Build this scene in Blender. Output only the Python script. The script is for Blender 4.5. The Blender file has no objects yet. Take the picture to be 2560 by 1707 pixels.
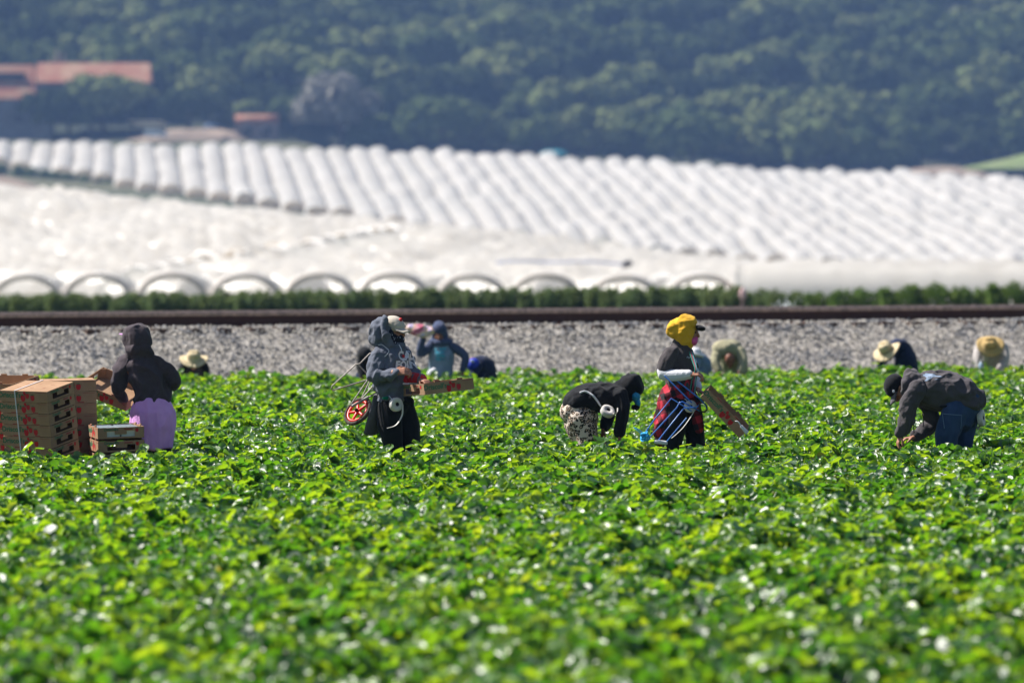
import bpy, bmesh, math, random
import numpy as np
from mathutils import Vector, Matrix, Euler, noise
from mathutils.bvhtree import BVHTree
random.seed(7)
rng = np.random.default_rng(11)
R = math.radians
SC = bpy.context.scene
COL = SC.collection

# ------------------------------------------------------------ camera, sky, sun, exposure
F = 2560 * 200.0 / 36.0                  # focal length in photograph pixels (200 mm lens)
CAMZ, PITCH = 2.36, math.atan2(853.5 - 600.0, F)
cam = bpy.data.cameras.new('camera'); camo = bpy.data.objects.new('camera', cam); COL.objects.link(camo)
camo.location = (0, 0, CAMZ); camo.rotation_euler = (math.pi / 2 - PITCH, 0, 0)
cam.lens = 200; cam.sensor_width = 36; cam.clip_end = 8000; cam.clip_start = 0.5
cam.dof.use_dof = True; cam.dof.focus_distance = 53.0; cam.dof.aperture_fstop = 2.4
SC.camera = camo
SUN = Vector((-0.60, 0.20, 0.775)).normalized()
world = bpy.data.worlds.new('World'); SC.world = world; world.use_nodes = True
wn = world.node_tree.nodes; wl = world.node_tree.links
sky = wn.new('ShaderNodeTexSky'); sky.sky_type = 'NISHITA'; sky.sun_disc = False
sky.sun_elevation = math.asin(SUN.z); sky.sun_rotation = math.atan2(SUN.x, SUN.y)
wn['Background'].inputs['Strength'].default_value = 0.058
wl.new(sky.outputs[0], wn['Background'].inputs['Color'])
sun = bpy.data.lights.new('sun', 'SUN'); sun.energy = 5.0; sun.angle = R(0.53); sun.color = (1, 0.95, 0.87)
suno = bpy.data.objects.new('sun', sun); COL.objects.link(suno)
suno.rotation_euler = (-SUN).to_track_quat('-Z', 'Y').to_euler(); suno.location = (0, 0, 60)
SC.view_settings.view_transform = 'Standard'; SC.view_settings.look = 'None'
SC.view_settings.exposure = 0.82; SC.view_settings.gamma = 1
SC.cycles.use_denoising = True
SC.cycles.max_bounces = 6; SC.cycles.diffuse_bounces = 3; SC.cycles.glossy_bounces = 2
SC.cycles.transmission_bounces = 4; SC.cycles.volume_bounces = 1; SC.cycles.transparent_max_bounces = 6

def W(px, py, D):
    """world point seen at photograph pixel (px, py) at distance D along +Y"""
    u = (px - 1280) / F; v = (853.5 - py) / F
    c, s = math.cos(PITCH), math.sin(PITCH)
    d = Vector((u, c + v * s, -s + v * c)); d *= D / d.y
    return Vector((d.x, d.y, d.z + CAMZ))

# ------------------------------------------------------------ materials
def mat(name, col, rough=0.8, spec=0.3, noise_sc=0, col2=None, bump=0, bump_sc=60, metal=0, transl=0, tcol=None, detail=4, mixlo=0.35, mixhi=0.65, emit=None, sheen=0):
    m = bpy.data.materials.new(name); m.use_nodes = True
    n = m.node_tree.nodes; l = m.node_tree.links; b = n['Principled BSDF']
    b.inputs['Base Color'].default_value = (*col, 1); b.inputs['Roughness'].default_value = rough
    b.inputs['Specular IOR Level'].default_value = spec; b.inputs['Metallic'].default_value = metal
    if sheen: b.inputs['Sheen Weight'].default_value = sheen; b.inputs['Sheen Roughness'].default_value = .5
    tc = n.new('ShaderNodeTexCoord')
    if noise_sc:
        t = n.new('ShaderNodeTexNoise'); t.inputs['Scale'].default_value = noise_sc; t.inputs['Detail'].default_value = detail
        l.new(tc.outputs['Object'], t.inputs['Vector'])
        r = n.new('ShaderNodeValToRGB'); r.color_ramp.elements[0].position = mixlo; r.color_ramp.elements[1].position = mixhi
        r.color_ramp.elements[0].color = (*col, 1); r.color_ramp.elements[1].color = (*(col2 or [c * .7 for c in col]), 1)
        l.new(t.outputs['Fac'], r.inputs['Fac']); l.new(r.outputs['Color'], b.inputs['Base Color'])
    if bump:
        t2 = n.new('ShaderNodeTexNoise'); t2.inputs['Scale'].default_value = bump_sc; t2.inputs['Detail'].default_value = 5
        l.new(tc.outputs['Object'], t2.inputs['Vector'])
        bp = n.new('ShaderNodeBump'); bp.inputs['Strength'].default_value = bump; bp.inputs['Distance'].default_value = .02
        l.new(t2.outputs['Fac'], bp.inputs['Height']); l.new(bp.outputs['Normal'], b.inputs['Normal'])
    if transl:
        tr = n.new('ShaderNodeBsdfTranslucent'); mx = n.new('ShaderNodeMixShader'); mx.inputs[0].default_value = transl
        tr.inputs['Color'].default_value = (*(tcol or col), 1)
        if noise_sc and not tcol: l.new(r.outputs['Color'], tr.inputs['Color'])
        l.new(b.outputs[0], mx.inputs[1]); l.new(tr.outputs[0], mx.inputs[2]); l.new(mx.outputs[0], n['Material Output'].inputs['Surface'])
    return m

# ------------------------------------------------------------ mesh helpers
def tag(o, label=None, cat=None, group=None, kind=None):
    if label: o['label'] = label
    if cat: o['category'] = cat
    if group: o['group'] = group
    if kind: o['kind'] = kind
    return o
def thing(name, label, cat, loc=(0, 0, 0), rot=(0, 0, 0), group=None):
    o = bpy.data.objects.new(name, None); COL.objects.link(o); o.location = loc; o.rotation_euler = rot
    o.empty_display_size = .2
    return tag(o, label, cat, group)
def mesh_of(pieces, smooth=True):
    vs, fs, k = [], [], 0
    for v, f in pieces:
        vs += [tuple(p) for p in v]; fs += [tuple(i + k for i in q) for q in f]; k += len(v)
    me = bpy.data.meshes.new('m'); me.from_pydata(vs, [], fs); me.update()
    if smooth: me.shade_smooth()
    return me
def obj(name, me, m, parent=None, local=False, kind=None):
    """link a mesh; world-space vertices are moved into the parent's frame unless local"""
    if isinstance(me, list): me = mesh_of(me)
    if parent is not None and not local:
        me.transform((Matrix.Translation(parent.location) @ parent.rotation_euler.to_matrix().to_4x4()).inverted())
    me.name = name
    if m is not None:
        for q in (m if isinstance(m, (list, tuple)) else [m]): me.materials.append(q)
    o = bpy.data.objects.new(name, me); COL.objects.link(o)
    if parent is not None: o.parent = parent
    if kind: o['kind'] = kind
    return o
def rebase(o):
    """move a world-space mesh object's origin to its base centre"""
    c = np.array([v.co for v in o.data.vertices]); b = Vector((c[:, 0].mean(), c[:, 1].mean(), c[:, 2].min()))
    o.data.transform(Matrix.Translation(-b)); o.location = b; return o
def copy_tree(o, parent=None):
    c = o.copy(); COL.objects.link(c)
    if parent is not None: c.parent = parent
    for ch in list(o.children): copy_tree(ch, c)
    return c
def box(c, s, rot=None):
    x, y, z = (q / 2 for q in s); c = Vector(c)
    v = [Vector((a * x, b * y, d * z)) for a in (-1, 1) for b in (-1, 1) for d in (-1, 1)]
    if rot is not None: v = [rot @ p for p in v]
    return [c + p for p in v], [(0, 1, 3, 2), (4, 6, 7, 5), (0, 4, 5, 1), (2, 3, 7, 6), (0, 2, 6, 4), (1, 5, 7, 3)]
def tube(pts, rad, side=None, n=12, sub=3, cap=True):
    """closed lofted tube through pts; rad = scalar or (a, b) per point, a along `side`"""
    P = [Vector(p) for p in pts]
    if not isinstance(rad, list): rad = [rad] * len(P)
    Rr = [(r, r) if not isinstance(r, tuple) else r for r in rad]
    Q, S = [], []
    for i in range(len(P) - 1):
        p0 = P[max(i - 1, 0)]; p1 = P[i]; p2 = P[i + 1]; p3 = P[min(i + 2, len(P) - 1)]
        for k in range(sub):
            t = k / sub; t2, t3 = t * t, t * t * t
            Q.append(.5 * ((2 * p1) + (p2 - p0) * t + (2 * p0 - 5 * p1 + 4 * p2 - p3) * t2 + (3 * p1 - p0 - 3 * p2 + p3) * t3) if len(P) > 2 else p1.lerp(p2, t))
            S.append((Rr[i][0] * (1 - t) + Rr[i + 1][0] * t, Rr[i][1] * (1 - t) + Rr[i + 1][1] * t))
    Q.append(P[-1]); S.append(Rr[-1])
    T = [(Q[min(i + 1, len(Q) - 1)] - Q[max(i - 1, 0)]).normalized() for i in range(len(Q))]
    if cap:                              # rounded ends
        a, b = [], []; ea, eb = [], []
        for ang in (75, 50, 25):
            h, w = math.sin(R(ang)), math.cos(R(ang))
            m0 = min(S[0]); m1 = min(S[-1])
            a.append(Q[0] - T[0] * m0 * h); b.append((S[0][0] * w, S[0][1] * w))
            ea.append(Q[-1] + T[-1] * m1 * h); eb.append((S[-1][0] * w, S[-1][1] * w))
        Q = a + Q + ea[::-1]; S = b + S + eb[::-1]; T = [T[0]] * 3 + T + [T[-1]] * 3
    v, f = [], []; prev = None
    for q, s, t in zip(Q, S, T):
        if side is not None: sd = Vector(side)
        else: sd = prev if prev is not None else (Vector((0, 0, 1)) if abs(t.z) < .8 else Vector((1, 0, 0)))
        sd = (sd - t * sd.dot(t)).normalized(); prev = sd; bb = t.cross(sd)
        for k in range(n):
            an = 2 * math.pi * k / n; v.append(q + sd * (math.cos(an) * s[0]) + bb * (math.sin(an) * s[1]))
    for i in range(len(Q) - 1):
        for k in range(n):
            k2 = (k + 1) % n; f.append((i * n + k, i * n + k2, (i + 1) * n + k2, (i + 1) * n + k))
    f.append(tuple(range(n))[::-1]); f.append(tuple((len(Q) - 1) * n + k for k in range(n)))
    return v, f
def ell(c, r, rot=None, nu=16, nv=10):
    if not hasattr(r, '__len__'): r = (r, r, r)
    v, f = [], []; c = Vector(c)
    for j in range(1, nv):
        th = math.pi * j / nv
        for k in range(nu):
            ph = 2 * math.pi * k / nu
            p = Vector((r[0] * math.sin(th) * math.cos(ph), r[1] * math.sin(th) * math.sin(ph), r[2] * math.cos(th)))
            v.append(c + (rot @ p if rot is not None else p))
    top = Vector((0, 0, r[2])); v.append(c + (rot @ top if rot is not None else top)); v.append(c - (rot @ top if rot is not None else top))
    for j in range(nv - 2):
        for k in range(nu):
            k2 = (k + 1) % nu; f.append((j * nu + k, (j + 1) * nu + k, (j + 1) * nu + k2, j * nu + k2))
    nt = len(v) - 2
    for k in range(nu):
        k2 = (k + 1) % nu; f.append((nt, k, k2)); f.append((nt + 1, (nv - 2) * nu + k2, (nv - 2) * nu + k))
    return v, f
def frame(fwd, up):
    """rotation whose x is right, y forward, z up"""
    y = Vector(fwd).normalized(); z = Vector(up); z = (z - y * z.dot(y)).normalized(); x = y.cross(z)
    return Matrix((x, y, z)).transposed()
def blob(pieces, vox=.008, it=6, fold=0, fs=9, st=(1, 1, .35), seed=0, fine=0):
    """union of closed pieces as ONE smooth surface, with cloth folds pushed along the normals"""
    me = mesh_of(pieces); o = bpy.data.objects.new('t', me); COL.objects.link(o)
    m = o.modifiers.new('r', 'REMESH'); m.mode = 'VOXEL'; m.voxel_size = vox
    s = o.modifiers.new('s', 'SMOOTH'); s.factor = .5; s.iterations = it
    dg = bpy.context.evaluated_depsgraph_get(); dg.update()
    out = bpy.data.meshes.new_from_object(o.evaluated_get(dg)); bpy.data.objects.remove(o); bpy.data.meshes.remove(me)
    if fold or fine:
        out.update(); nv = len(out.vertices)
        co = np.empty(nv * 3); out.vertices.foreach_get('co', co); co = co.reshape(-1, 3)
        no = np.array([v.normal[:] for v in out.vertices])
        d = np.zeros(nv); off = Vector((seed * 7.3, seed * 3.1, seed))
        for i in range(nv):
            p = Vector((co[i, 0] * st[0], co[i, 1] * st[1], co[i, 2] * st[2])) * fs + off
            a = 1 - abs(noise.noise(p)) * 2.6; b = noise.noise(p * 2.3)
            d[i] = fold * (max(a, -.5) - .3 + .5 * b) + (fine * noise.noise(p * 5) if fine else 0)
        d = np.maximum(d + fold * .2, -fold * .3)
        co += no * d[:, None]; out.vertices.foreach_set('co', co.ravel()); out.update()
    out.shade_smooth(); return out
def sheet(grid):
    """open surface from a 2-D grid of points"""
    v = [p for row in grid for p in row]; n = len(grid[0]); f = []
    for i in range(len(grid) - 1):
        for k in range(n - 1): f.append((i * n + k, i * n + k + 1, (i + 1) * n + k + 1, (i + 1) * n + k))
    return v, f
def text_bm(s, size, extr=.0, sub=0.0, bold=0.0):
    cu = bpy.data.curves.new('t', 'FONT'); cu.body = s; cu.size = size; cu.extrude = extr; cu.align_x = 'CENTER'; cu.align_y = 'CENTER'
    cu.resolution_u = 3; cu.offset = bold
    o = bpy.data.objects.new('t', cu); COL.objects.link(o)
    dg = bpy.context.evaluated_depsgraph_get(); dg.update()
    me = bpy.data.meshes.new_from_object(o.evaluated_get(dg)); bpy.data.objects.remove(o); bpy.data.curves.remove(cu)
    bm = bmesh.new(); bm.from_mesh(me); bpy.data.meshes.remove(me)
    bmesh.ops.triangulate(bm, faces=bm.faces[:])
    if sub:
        for _ in range(5):
            e = [q for q in bm.edges if q.calc_length() > sub]
            if not e: break
            bmesh.ops.subdivide_edges(bm, edges=e, cuts=1); bmesh.ops.triangulate(bm, faces=[q for q in bm.faces if len(q.verts) > 3])
    return bm
def bm_piece(bm):
    bm.verts.index_update(); v = [q.co.copy() for q in bm.verts]; f = [tuple(x.index for x in q.verts) for q in bm.faces]; bm.free(); return v, f
def poly(pts, sub=0.0):
    bm = bmesh.new(); bm.faces.new([bm.verts.new((x, y, 0)) for x, y in pts]); bmesh.ops.triangulate(bm, faces=bm.faces[:])
    if sub:
        for _ in range(5):
            e = [q for q in bm.edges if q.calc_length() > sub]
            if not e: break
            bmesh.ops.subdivide_edges(bm, edges=e, cuts=1); bmesh.ops.triangulate(bm, faces=[q for q in bm.faces if len(q.verts) > 3])
    return bm
def project(piece, origin, xa, ya, target, off=.004):
    """lay a flat print (x right, y up) onto a cloth surface"""
    bvh = BVHTree.FromObject(target, bpy.context.evaluated_depsgraph_get()) if not isinstance(target, BVHTree) else target
    o = Vector(origin); xa = Vector(xa).normalized(); ya = Vector(ya).normalized(); n = xa.cross(ya).normalized()
    v, f = piece; out, ok = [], []
    for p in v:
        q = o + xa * p[0] + ya * p[1]; h = bvh.ray_cast(q + n * .5, -n, 1.2)
        ok.append(h[0] is not None); out.append(h[0] + n * off if h[0] is not None else q)
    return out, [t for t in f if all(ok[i] for i in t)]
def bvh_world(*objs):
    vs, fs, k = [], [], 0
    for o in objs:
        mw = Matrix.Translation(o.parent.location) @ o.parent.rotation_euler.to_matrix().to_4x4() if o.parent else Matrix.Translation(o.location)
        vs += [mw @ v.co for v in o.data.vertices]; fs += [tuple(i + k for i in p.vertices) for p in o.data.polygons]; k = len(vs)
    return BVHTree.FromPolygons(vs, fs)
def scatter(name, pts, rot, scl, idx, sources, m=None):
    """one 'stuff' object: a point cloud mesh whose points carry instances of the source meshes"""
    me = bpy.data.meshes.new(name); me.from_pydata([tuple(p) for p in pts], [], []); me.update()
    a = me.attributes.new('rot', 'FLOAT_VECTOR', 'POINT'); a.data.foreach_set('vector', np.asarray(rot, dtype=np.float32).ravel())
    a = me.attributes.new('scl', 'FLOAT', 'POINT'); a.data.foreach_set('value', np.asarray(scl, dtype=np.float32))
    a = me.attributes.new('idx', 'INT', 'POINT'); a.data.foreach_set('value', np.asarray(idx, dtype=np.int32))
    o = bpy.data.objects.new(name, me); COL.objects.link(o)
    c = bpy.data.collections.new(name + '_source')
    for s in sources: c.objects.link(s)
    g = bpy.data.node_groups.new(name, 'GeometryNodeTree')
    g.interface.new_socket('Geometry', in_out='INPUT', socket_type='NodeSocketGeometry')
    g.interface.new_socket('Geometry', in_out='OUTPUT', socket_type='NodeSocketGeometry')
    N = g.nodes; L = g.links
    gi = N.new('NodeGroupInput'); go = N.new('NodeGroupOutput'); ci = N.new('GeometryNodeCollectionInfo'); ci.inputs['Collection'].default_value = c
    ci.inputs['Separate Children'].default_value = True; ci.inputs['Reset Children'].default_value = True
    ip = N.new('GeometryNodeInstanceOnPoints'); ip.inputs['Pick Instance'].default_value = True
    def at(nm, ty):
        q = N.new('GeometryNodeInputNamedAttribute'); q.data_type = ty; q.inputs['Name'].default_value = nm; return q.outputs['Attribute']
    er = N.new('FunctionNodeEulerToRotation'); L.new(at('rot', 'FLOAT_VECTOR'), er.inputs[0])
    L.new(gi.outputs[0], ip.inputs['Points']); L.new(ci.outputs[0], ip.inputs['Instance'])
    L.new(er.outputs[0], ip.inputs['Rotation']); L.new(at('scl', 'FLOAT'), ip.inputs['Scale']); L.new(at('idx', 'INT'), ip.inputs['Instance Index'])
    L.new(ip.outputs[0], go.inputs[0])
    md = o.modifiers.new('scatter', 'NODES'); md.node_group = g
    return o
# ------------------------------------------------------------ the lie of the land
def sm(t): t = min(max(t, 0), 1); return t * t * (3 - 2 * t)
def interp(x, pts): return float(np.interp(x, [p[0] for p in pts], [p[1] for p in pts]))
RA = Vector((-7.6, 84.7, 0)); RD = Vector((16.1, 10.0, 0)).normalized(); RN = Vector((RD.y, -RD.x, 0))   # near rail line; RN towards the camera
TH = 2.9                                                   # tunnel height
BE0 = Vector((-35.4, 560)); BEV = Vector((18.5, 80)); BL = BEV.length; BEV /= BL
BU = Vector((-0.79, 0.62)).normalized()
def b_coords(x, y):
    # solve (x,y) = BE0 + e*BEV + t*BU
    dx, dy = x - BE0.x, y - BE0.y; det = BEV.x * BU.y - BEV.y * BU.x
    return (dx * BU.y - dy * BU.x) / det, (BEV.x * dy - BEV.y * dx) / det
UP_Y = [(-400, 345), (0, 350), (700, 362), (1280, 382), (1800, 412), (2560, 442), (3000, 455)]   # crest line of the upper block, photo rows
LO_Y = [(-400, 395), (0, 408), (54, 414), (114, 424), (234, 441), (354, 463), (566, 492), (849, 532), (1127, 572), (1280, 591), (1498, 616), (1715, 632), (1933, 651), (2560, 664), (3000, 668)]
UP_D = [(-400, 1800), (0, 1798), (2560, 1700), (3000, 1690)]
def c_top(px):
    D = interp(px, UP_D); return D, W(px, interp(px, UP_Y), D).z
def c_surf(x, y):
    """height of the upper block's tunnel crowns at x, y"""
    px = 1280 + x / y * F; D, z = c_top(px); sl = interp(px, [(0, .094), (1280, .094), (2560, .082)])
    return z - sl * (D - y)
def ground(x, y):
    if y < 95: return 0.0
    a = -1.2 * sm((y - 95) / 105) - 2.3 * sm((y - 200) / 290)
    if y > 508: a += 3.3 * sm((y - 515) / 205) * interp(1280 + x / y * F, [(1200, 1), (1933, .12), (2560, .0)])
    e, t = b_coords(x, y)
    if y > 520:
        ee = min(max(e, -10), 95); tt = min(max(t, -25), 140)
        bz = -.05 + .041 * ee + .024 * tt + .00060 * max(ee, 0) * max(tt, 0) - TH
        w = sm((e + 14) / 14) * sm((t + 22) / 22); a = a * (1 - w) + bz * w
    if y > 760:
        w = sm((y - 760) / 450); px = 1280 + x / y * F; dl = interp(px, [(700, 1840), (900, c_top(px)[0] + 8)]); c = c_surf(x, min(y, dl)) - TH
        if y > dl: c -= .6
        a = a * (1 - w) + c * w
        if y < 1560: a = min(a, c)
    if y > 1840:
        D, z = c_top(1280 + x / y * F)
        a += max(0, 0.17 * (y - 1840)) * (1 + .00005 * (y - 1840)) + 5 * noise.noise(Vector((x * .012, y * .012, 0))) * sm((y - 1850) / 60)
    return a
M = {}
M['soil'] = mat('soil', (.075, .05, .032), noise_sc=.5, col2=(.045, .032, .02), bump=.5, bump_sc=20)
M['ground'] = mat('far_ground', (.10, .10, .055), noise_sc=.02, col2=(.05, .065, .03), bump=.3, bump_sc=2)
ys = list(np.linspace(-30, 95, 26)) + list(np.linspace(100, 500, 34)) + list(np.linspace(508, 760, 64)) + list(np.linspace(770, 1500, 60)) + list(np.linspace(1510, 1840, 40)) + list(np.linspace(1850, 2500, 50)) + [2700, 3100, 3600]
grid = []
for y in ys:
    wdt = max(40, abs(y) * .135 + 40)
    if y > 2400: wdt *= 1 + (y - 2400) / 600
    grid.append([Vector((x, y, ground(x, y) if y < 2500 else ground(x, 2500))) for x in np.linspace(-wdt, wdt, 71)])
obj('ground', [sheet(grid)], M['ground'], kind='structure')
fe0, fe1 = Vector((-7.1, 79.7, 0)), Vector((7.8, 86.9, 0)); FD = (fe1 - fe0).normalized(); FN = Vector((FD.y, -FD.x, 0))
def field_edge_y(x): return fe0.y + (x - fe0.x) * FD.y / FD.x
obj('field_soil', [sheet([[Vector((x, y if y < 90 else field_edge_y(x) + .6, .006 + .0)) for x in np.linspace(-26, 26, 14)] for y in (-12, 10, 30, 50, 62, 99)])], M['soil'], kind='structure')

# ------------------------------------------------------------ railway
M['ballast'] = mat('ballast_base', (.42, .39, .36), noise_sc=12, col2=(.22, .205, .19), bump=1, bump_sc=14)
M['track_path'] = mat('gravel_path', (.50, .46, .41), noise_sc=9, col2=(.33, .30, .27), bump=.6, bump_sc=30)
def RL(t, n, z): return Vector((RA.x, RA.y, 0)) + RD * t + RN * n + Vector((0, 0, z))
RT = 1.265                                                  # top of rail
prof = [(2.7, 0.0), (1.9, .32), (.62, .93), (.35, 1.01), (-1.9, 1.01), (-2.3, .95), (-4.4, -.1)]
g = []
for n_, z_ in prof:
    g.append([RL(t, n_, z_ + (.03 * noise.noise(Vector((t * .7, n_ * 3, 0))))) for t in np.linspace(-46, 66, 160)])
obj('railway_embankment', [sheet(g)], M['ballast'], kind='structure')
obj('gravel_path', [sheet([[RL(t, n_, .012 + (.05 if 3 < n_ < 4.5 else 0)) for t in np.linspace(-46, 66, 60)] for n_ in (8.2, 5, 4, 3.2, 2.6)])], M['track_path'], kind='structure')
# stones
stone_m = []
def stone_material(nm, c):
    m = bpy.data.materials.new(nm); m.use_nodes = True; n = m.node_tree.nodes; l = m.node_tree.links; b = n['Principled BSDF']
    oi = n.new('ShaderNodeObjectInfo'); r = n.new('ShaderNodeValToRGB')
    r.color_ramp.elements[0].color = (c[0] * .72, c[1] * .72, c[2] * .74, 1); r.color_ramp.elements[1].color = (c[0] * 1.15, c[1] * 1.15, c[2] * 1.15, 1)
    e = r.color_ramp.elements.new(.5); e.color = (*c, 1)
    l.new(oi.outputs['Random'], r.inputs['Fac']); l.new(r.outputs['Color'], b.inputs['Base Color']); b.inputs['Roughness'].default_value = .85
    return m
sm_ = stone_material('crushed_stone', (.47, .435, .39)); sm_dark = stone_material('dark_crushed_stone', (.27, .265, .27))
stones = []
for k in range(6):
    bm = bmesh.new(); bmesh.ops.create_icosphere(bm, subdivisions=1, radius=.5)
    for v in bm.verts: v.co = Vector((v.co.x * (1 + .2 * (k % 3)), v.co.y, v.co.z * .75)) * random.uniform(.72, 1.2)
    me = bpy.data.meshes.new('stone'); bm.to_mesh(me); bm.free(); me.materials.append(sm_ if k < 4 else sm_dark)
    stones.append(bpy.data.objects.new('stone', me))
pts, rot, scl, idx = [], [], [], []
for i in range(90000):
    t = random.uniform(-22, 38); u = random.random()
    if u < .62: n_ = random.uniform(.1, 2.9)
    else: n_ = random.uniform(2.6, 7.4)
    z = float(np.interp(n_, [p[0] for p in prof[::-1][3:]], [p[1] for p in prof[::-1][3:]])) if n_ < 2.7 else .03
    big = n_ < 2.9
    p = RL(t, n_, z + .02 + random.uniform(-.01, .025) * big)
    if p.y - .8 < field_edge_y(p.x): continue
    patch = noise.noise(Vector((t * .8, n_ * .9, 3)))
    pts.append(p); rot.append([random.uniform(0, 6.28) for _ in range(3)])
    s = random.uniform(.024, .055) * (1 + .5 * patch) if big else random.uniform(.015, .04)
    if big and random.random() < .04: s *= 1.5
    scl.append(s); dk = noise.noise(Vector((t * 1.6, n_ * 2.2, 7))) + .5 * noise.noise(Vector((t * 4, n_ * 5, 3))); idx.append(random.choice((4, 5)) if big and random.random() < .12 + max(dk, 0) * 1.6 else random.randrange(4))
o = scatter('ballast_gravel', pts, rot, scl, idx, stones); tag(o, 'grey crushed stone ballast on the railway embankment below the rail', 'gravel', kind='stuff')
# rails and sleepers
M['rail_head'] = mat('rail_head_steel', (.42, .30, .25), rough=.5, metal=.35, noise_sc=14, col2=(.22, .17, .15))
M['rail_web'] = mat('rail_web_shaded_rust', (.065, .03, .026), rough=.8, noise_sc=8, col2=(.07, .035, .025))  # rust colour darkened to carry the shadow on the web below the head
M['tie'] = mat('sleeper_wood', (.10, .06, .045), noise_sc=20, col2=(.05, .035, .03), bump=.5)
M['rust'] = mat('rust', (.30, .11, .05), rough=.9, noise_sc=20, col2=(.18, .07, .04))
def rail(n0, label):
    t0, t1 = -46, 66
    r = thing('rail', label, 'rail', RL(t0, n0, RT - .23))
    def sweep(sec):
        a = [RL(t0, n0 + p[0], RT + p[1]) for p in sec]; b = [RL(t1, n0 + p[0], RT + p[1]) for p in sec]; n = len(sec)
        return a + b, [(i, (i + 1) % n, n + (i + 1) % n, n + i) for i in range(n)] + [tuple(range(n))[::-1], tuple(range(n, 2 * n))]
    w = [(.075, -.23), (.075, -.215), (.015, -.195), (.010, -.065), (-.010, -.065), (-.015, -.195), (-.075, -.215), (-.075, -.23)]
    h = [(.036, -.060), (.039, -.020), (.034, -.003), (.02, .0), (-.02, .0), (-.034, -.003), (-.039, -.02), (-.036, -.060), (0, -.064)]
    obj('rail_web', mesh_of([sweep(w)], False), M['rail_web'], r); obj('rail_head', mesh_of([sweep(h)], False), M['rail_head'], r)
rail(0, 'near steel rail with rusty web toned dark for shadow running behind the pickers')
rail(-1.51, 'far steel rail of the track, just behind the near one')
tie0 = None; rz = math.atan2(RD.y, RD.x)
for k in range(60):
    t = -10.5 + k * .56
    loc = RL(t, -.75, 1.015 - .17)
    if tie0 is None:
        tie0 = thing('railway_sleeper', 'brown wooden sleeper under the rails of the embankment', 'sleeper', loc, (0, 0, rz), 'sleepers under the rails')
        obj('sleeper_beam', mesh_of([box((0, 0, .085), (.23, 2.6, .18))], False), M['tie'], tie0, local=True)
        for s in (-.755, .755): obj('tie_plate', mesh_of([box((0, s, .1805), (.2, .34, .012)), box((.06, s - .12, .195), (.03, .03, .03)), box((-.06, s - .12, .195), (.03, .03, .03))], False), M['rust'], tie0, local=True)
        T = tie0
    else: T = copy_tree(tie0)
    T.location = loc

# ------------------------------------------------------------ strawberry plants
def leaf_material():
    m = bpy.data.materials.new('strawberry_leaf'); m.use_nodes = True; n = m.node_tree.nodes; l = m.node_tree.links; b = n['Principled BSDF']
    at = n.new('ShaderNodeAttribute'); at.attribute_name = 'tone'; oi = n.new('ShaderNodeObjectInfo')
    ad = n.new('ShaderNodeMath'); ad.operation = 'MULTIPLY_ADD'; ad.inputs[1].default_value = .22; l.new(oi.outputs['Random'], ad.inputs[0]); l.new(at.outputs['Fac'], ad.inputs[2])
    dv = n.new('ShaderNodeMath'); dv.operation = 'DIVIDE'; dv.inputs[1].default_value = 1.3; l.new(ad.outputs[0], dv.inputs[0])
    def ramp(cols):
        cols = [(p / 1.3, c) for p, c in cols]
        r = n.new('ShaderNodeValToRGB'); E = r.color_ramp.elements; E[0].position = cols[0][0]; E[0].color = (*cols[0][1], 1); E[1].position = cols[-1][0]; E[1].color = (*cols[-1][1], 1)
        for p, c in cols[1:-1]: E.new(p).color = (*c, 1)
        l.new(dv.outputs[0], r.inputs['Fac']); return r
    r1 = ramp([(0, (.014, .058, .020)), (.45, (.030, .105, .018)), (.9, (.09, .21, .016)), (1.20, (.17, .25, .03)), (1.3, (.24, .22, .06))])
    r2 = ramp([(0, (.03, .16, .015)), (.5, (.17, .45, .012)), (1.0, (.56, .78, .015)), (1.17, (.62, .70, .03)), (1.3, (.62, .55, .08))])
    l.new(r1.outputs[0], b.inputs['Base Color']); b.inputs['Roughness'].default_value = .41; b.inputs['Specular IOR Level'].default_value = .9; b.inputs['IOR'].default_value = 1.62
    tr = n.new('ShaderNodeBsdfTranslucent'); l.new(r2.outputs[0], tr.inputs['Color']); mx = n.new('ShaderNodeMixShader'); mx.inputs[0].default_value = .42
    nt = n.new('ShaderNodeTexNoise'); nt.inputs['Scale'].default_value = 60; tc = n.new('ShaderNodeTexCoord'); l.new(tc.outputs['Object'], nt.inputs['Vector'])
    bp = n.new('ShaderNodeBump'); bp.inputs['Strength'].default_value = .35; bp.inputs['Distance'].default_value = .01; l.new(nt.outputs['Fac'], bp.inputs['Height']); l.new(bp.outputs[0], b.inputs['Normal'])
    l.new(b.outputs[0], mx.inputs[1]); l.new(tr.outputs[0], mx.inputs[2]); l.new(mx.outputs[0], n['Material Output'].inputs['Surface'])
    return m
M['leaf'] = leaf_material()
def leaflet(L, wd, cup, curl):
    us = [0, .2, .5, .8, 1.0]; wds = [.30, .82, 1.0, .68, .16]; rows = []
    for u, w in zip(us, wds):
        rows.append([Vector((s * w * wd / 2, u * L, cup * (abs(s) ** 1.5) * wd - curl * u * u * L)) for s in (-1, -.5, 0, .5, 1)])
    return sheet(rows)
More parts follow.
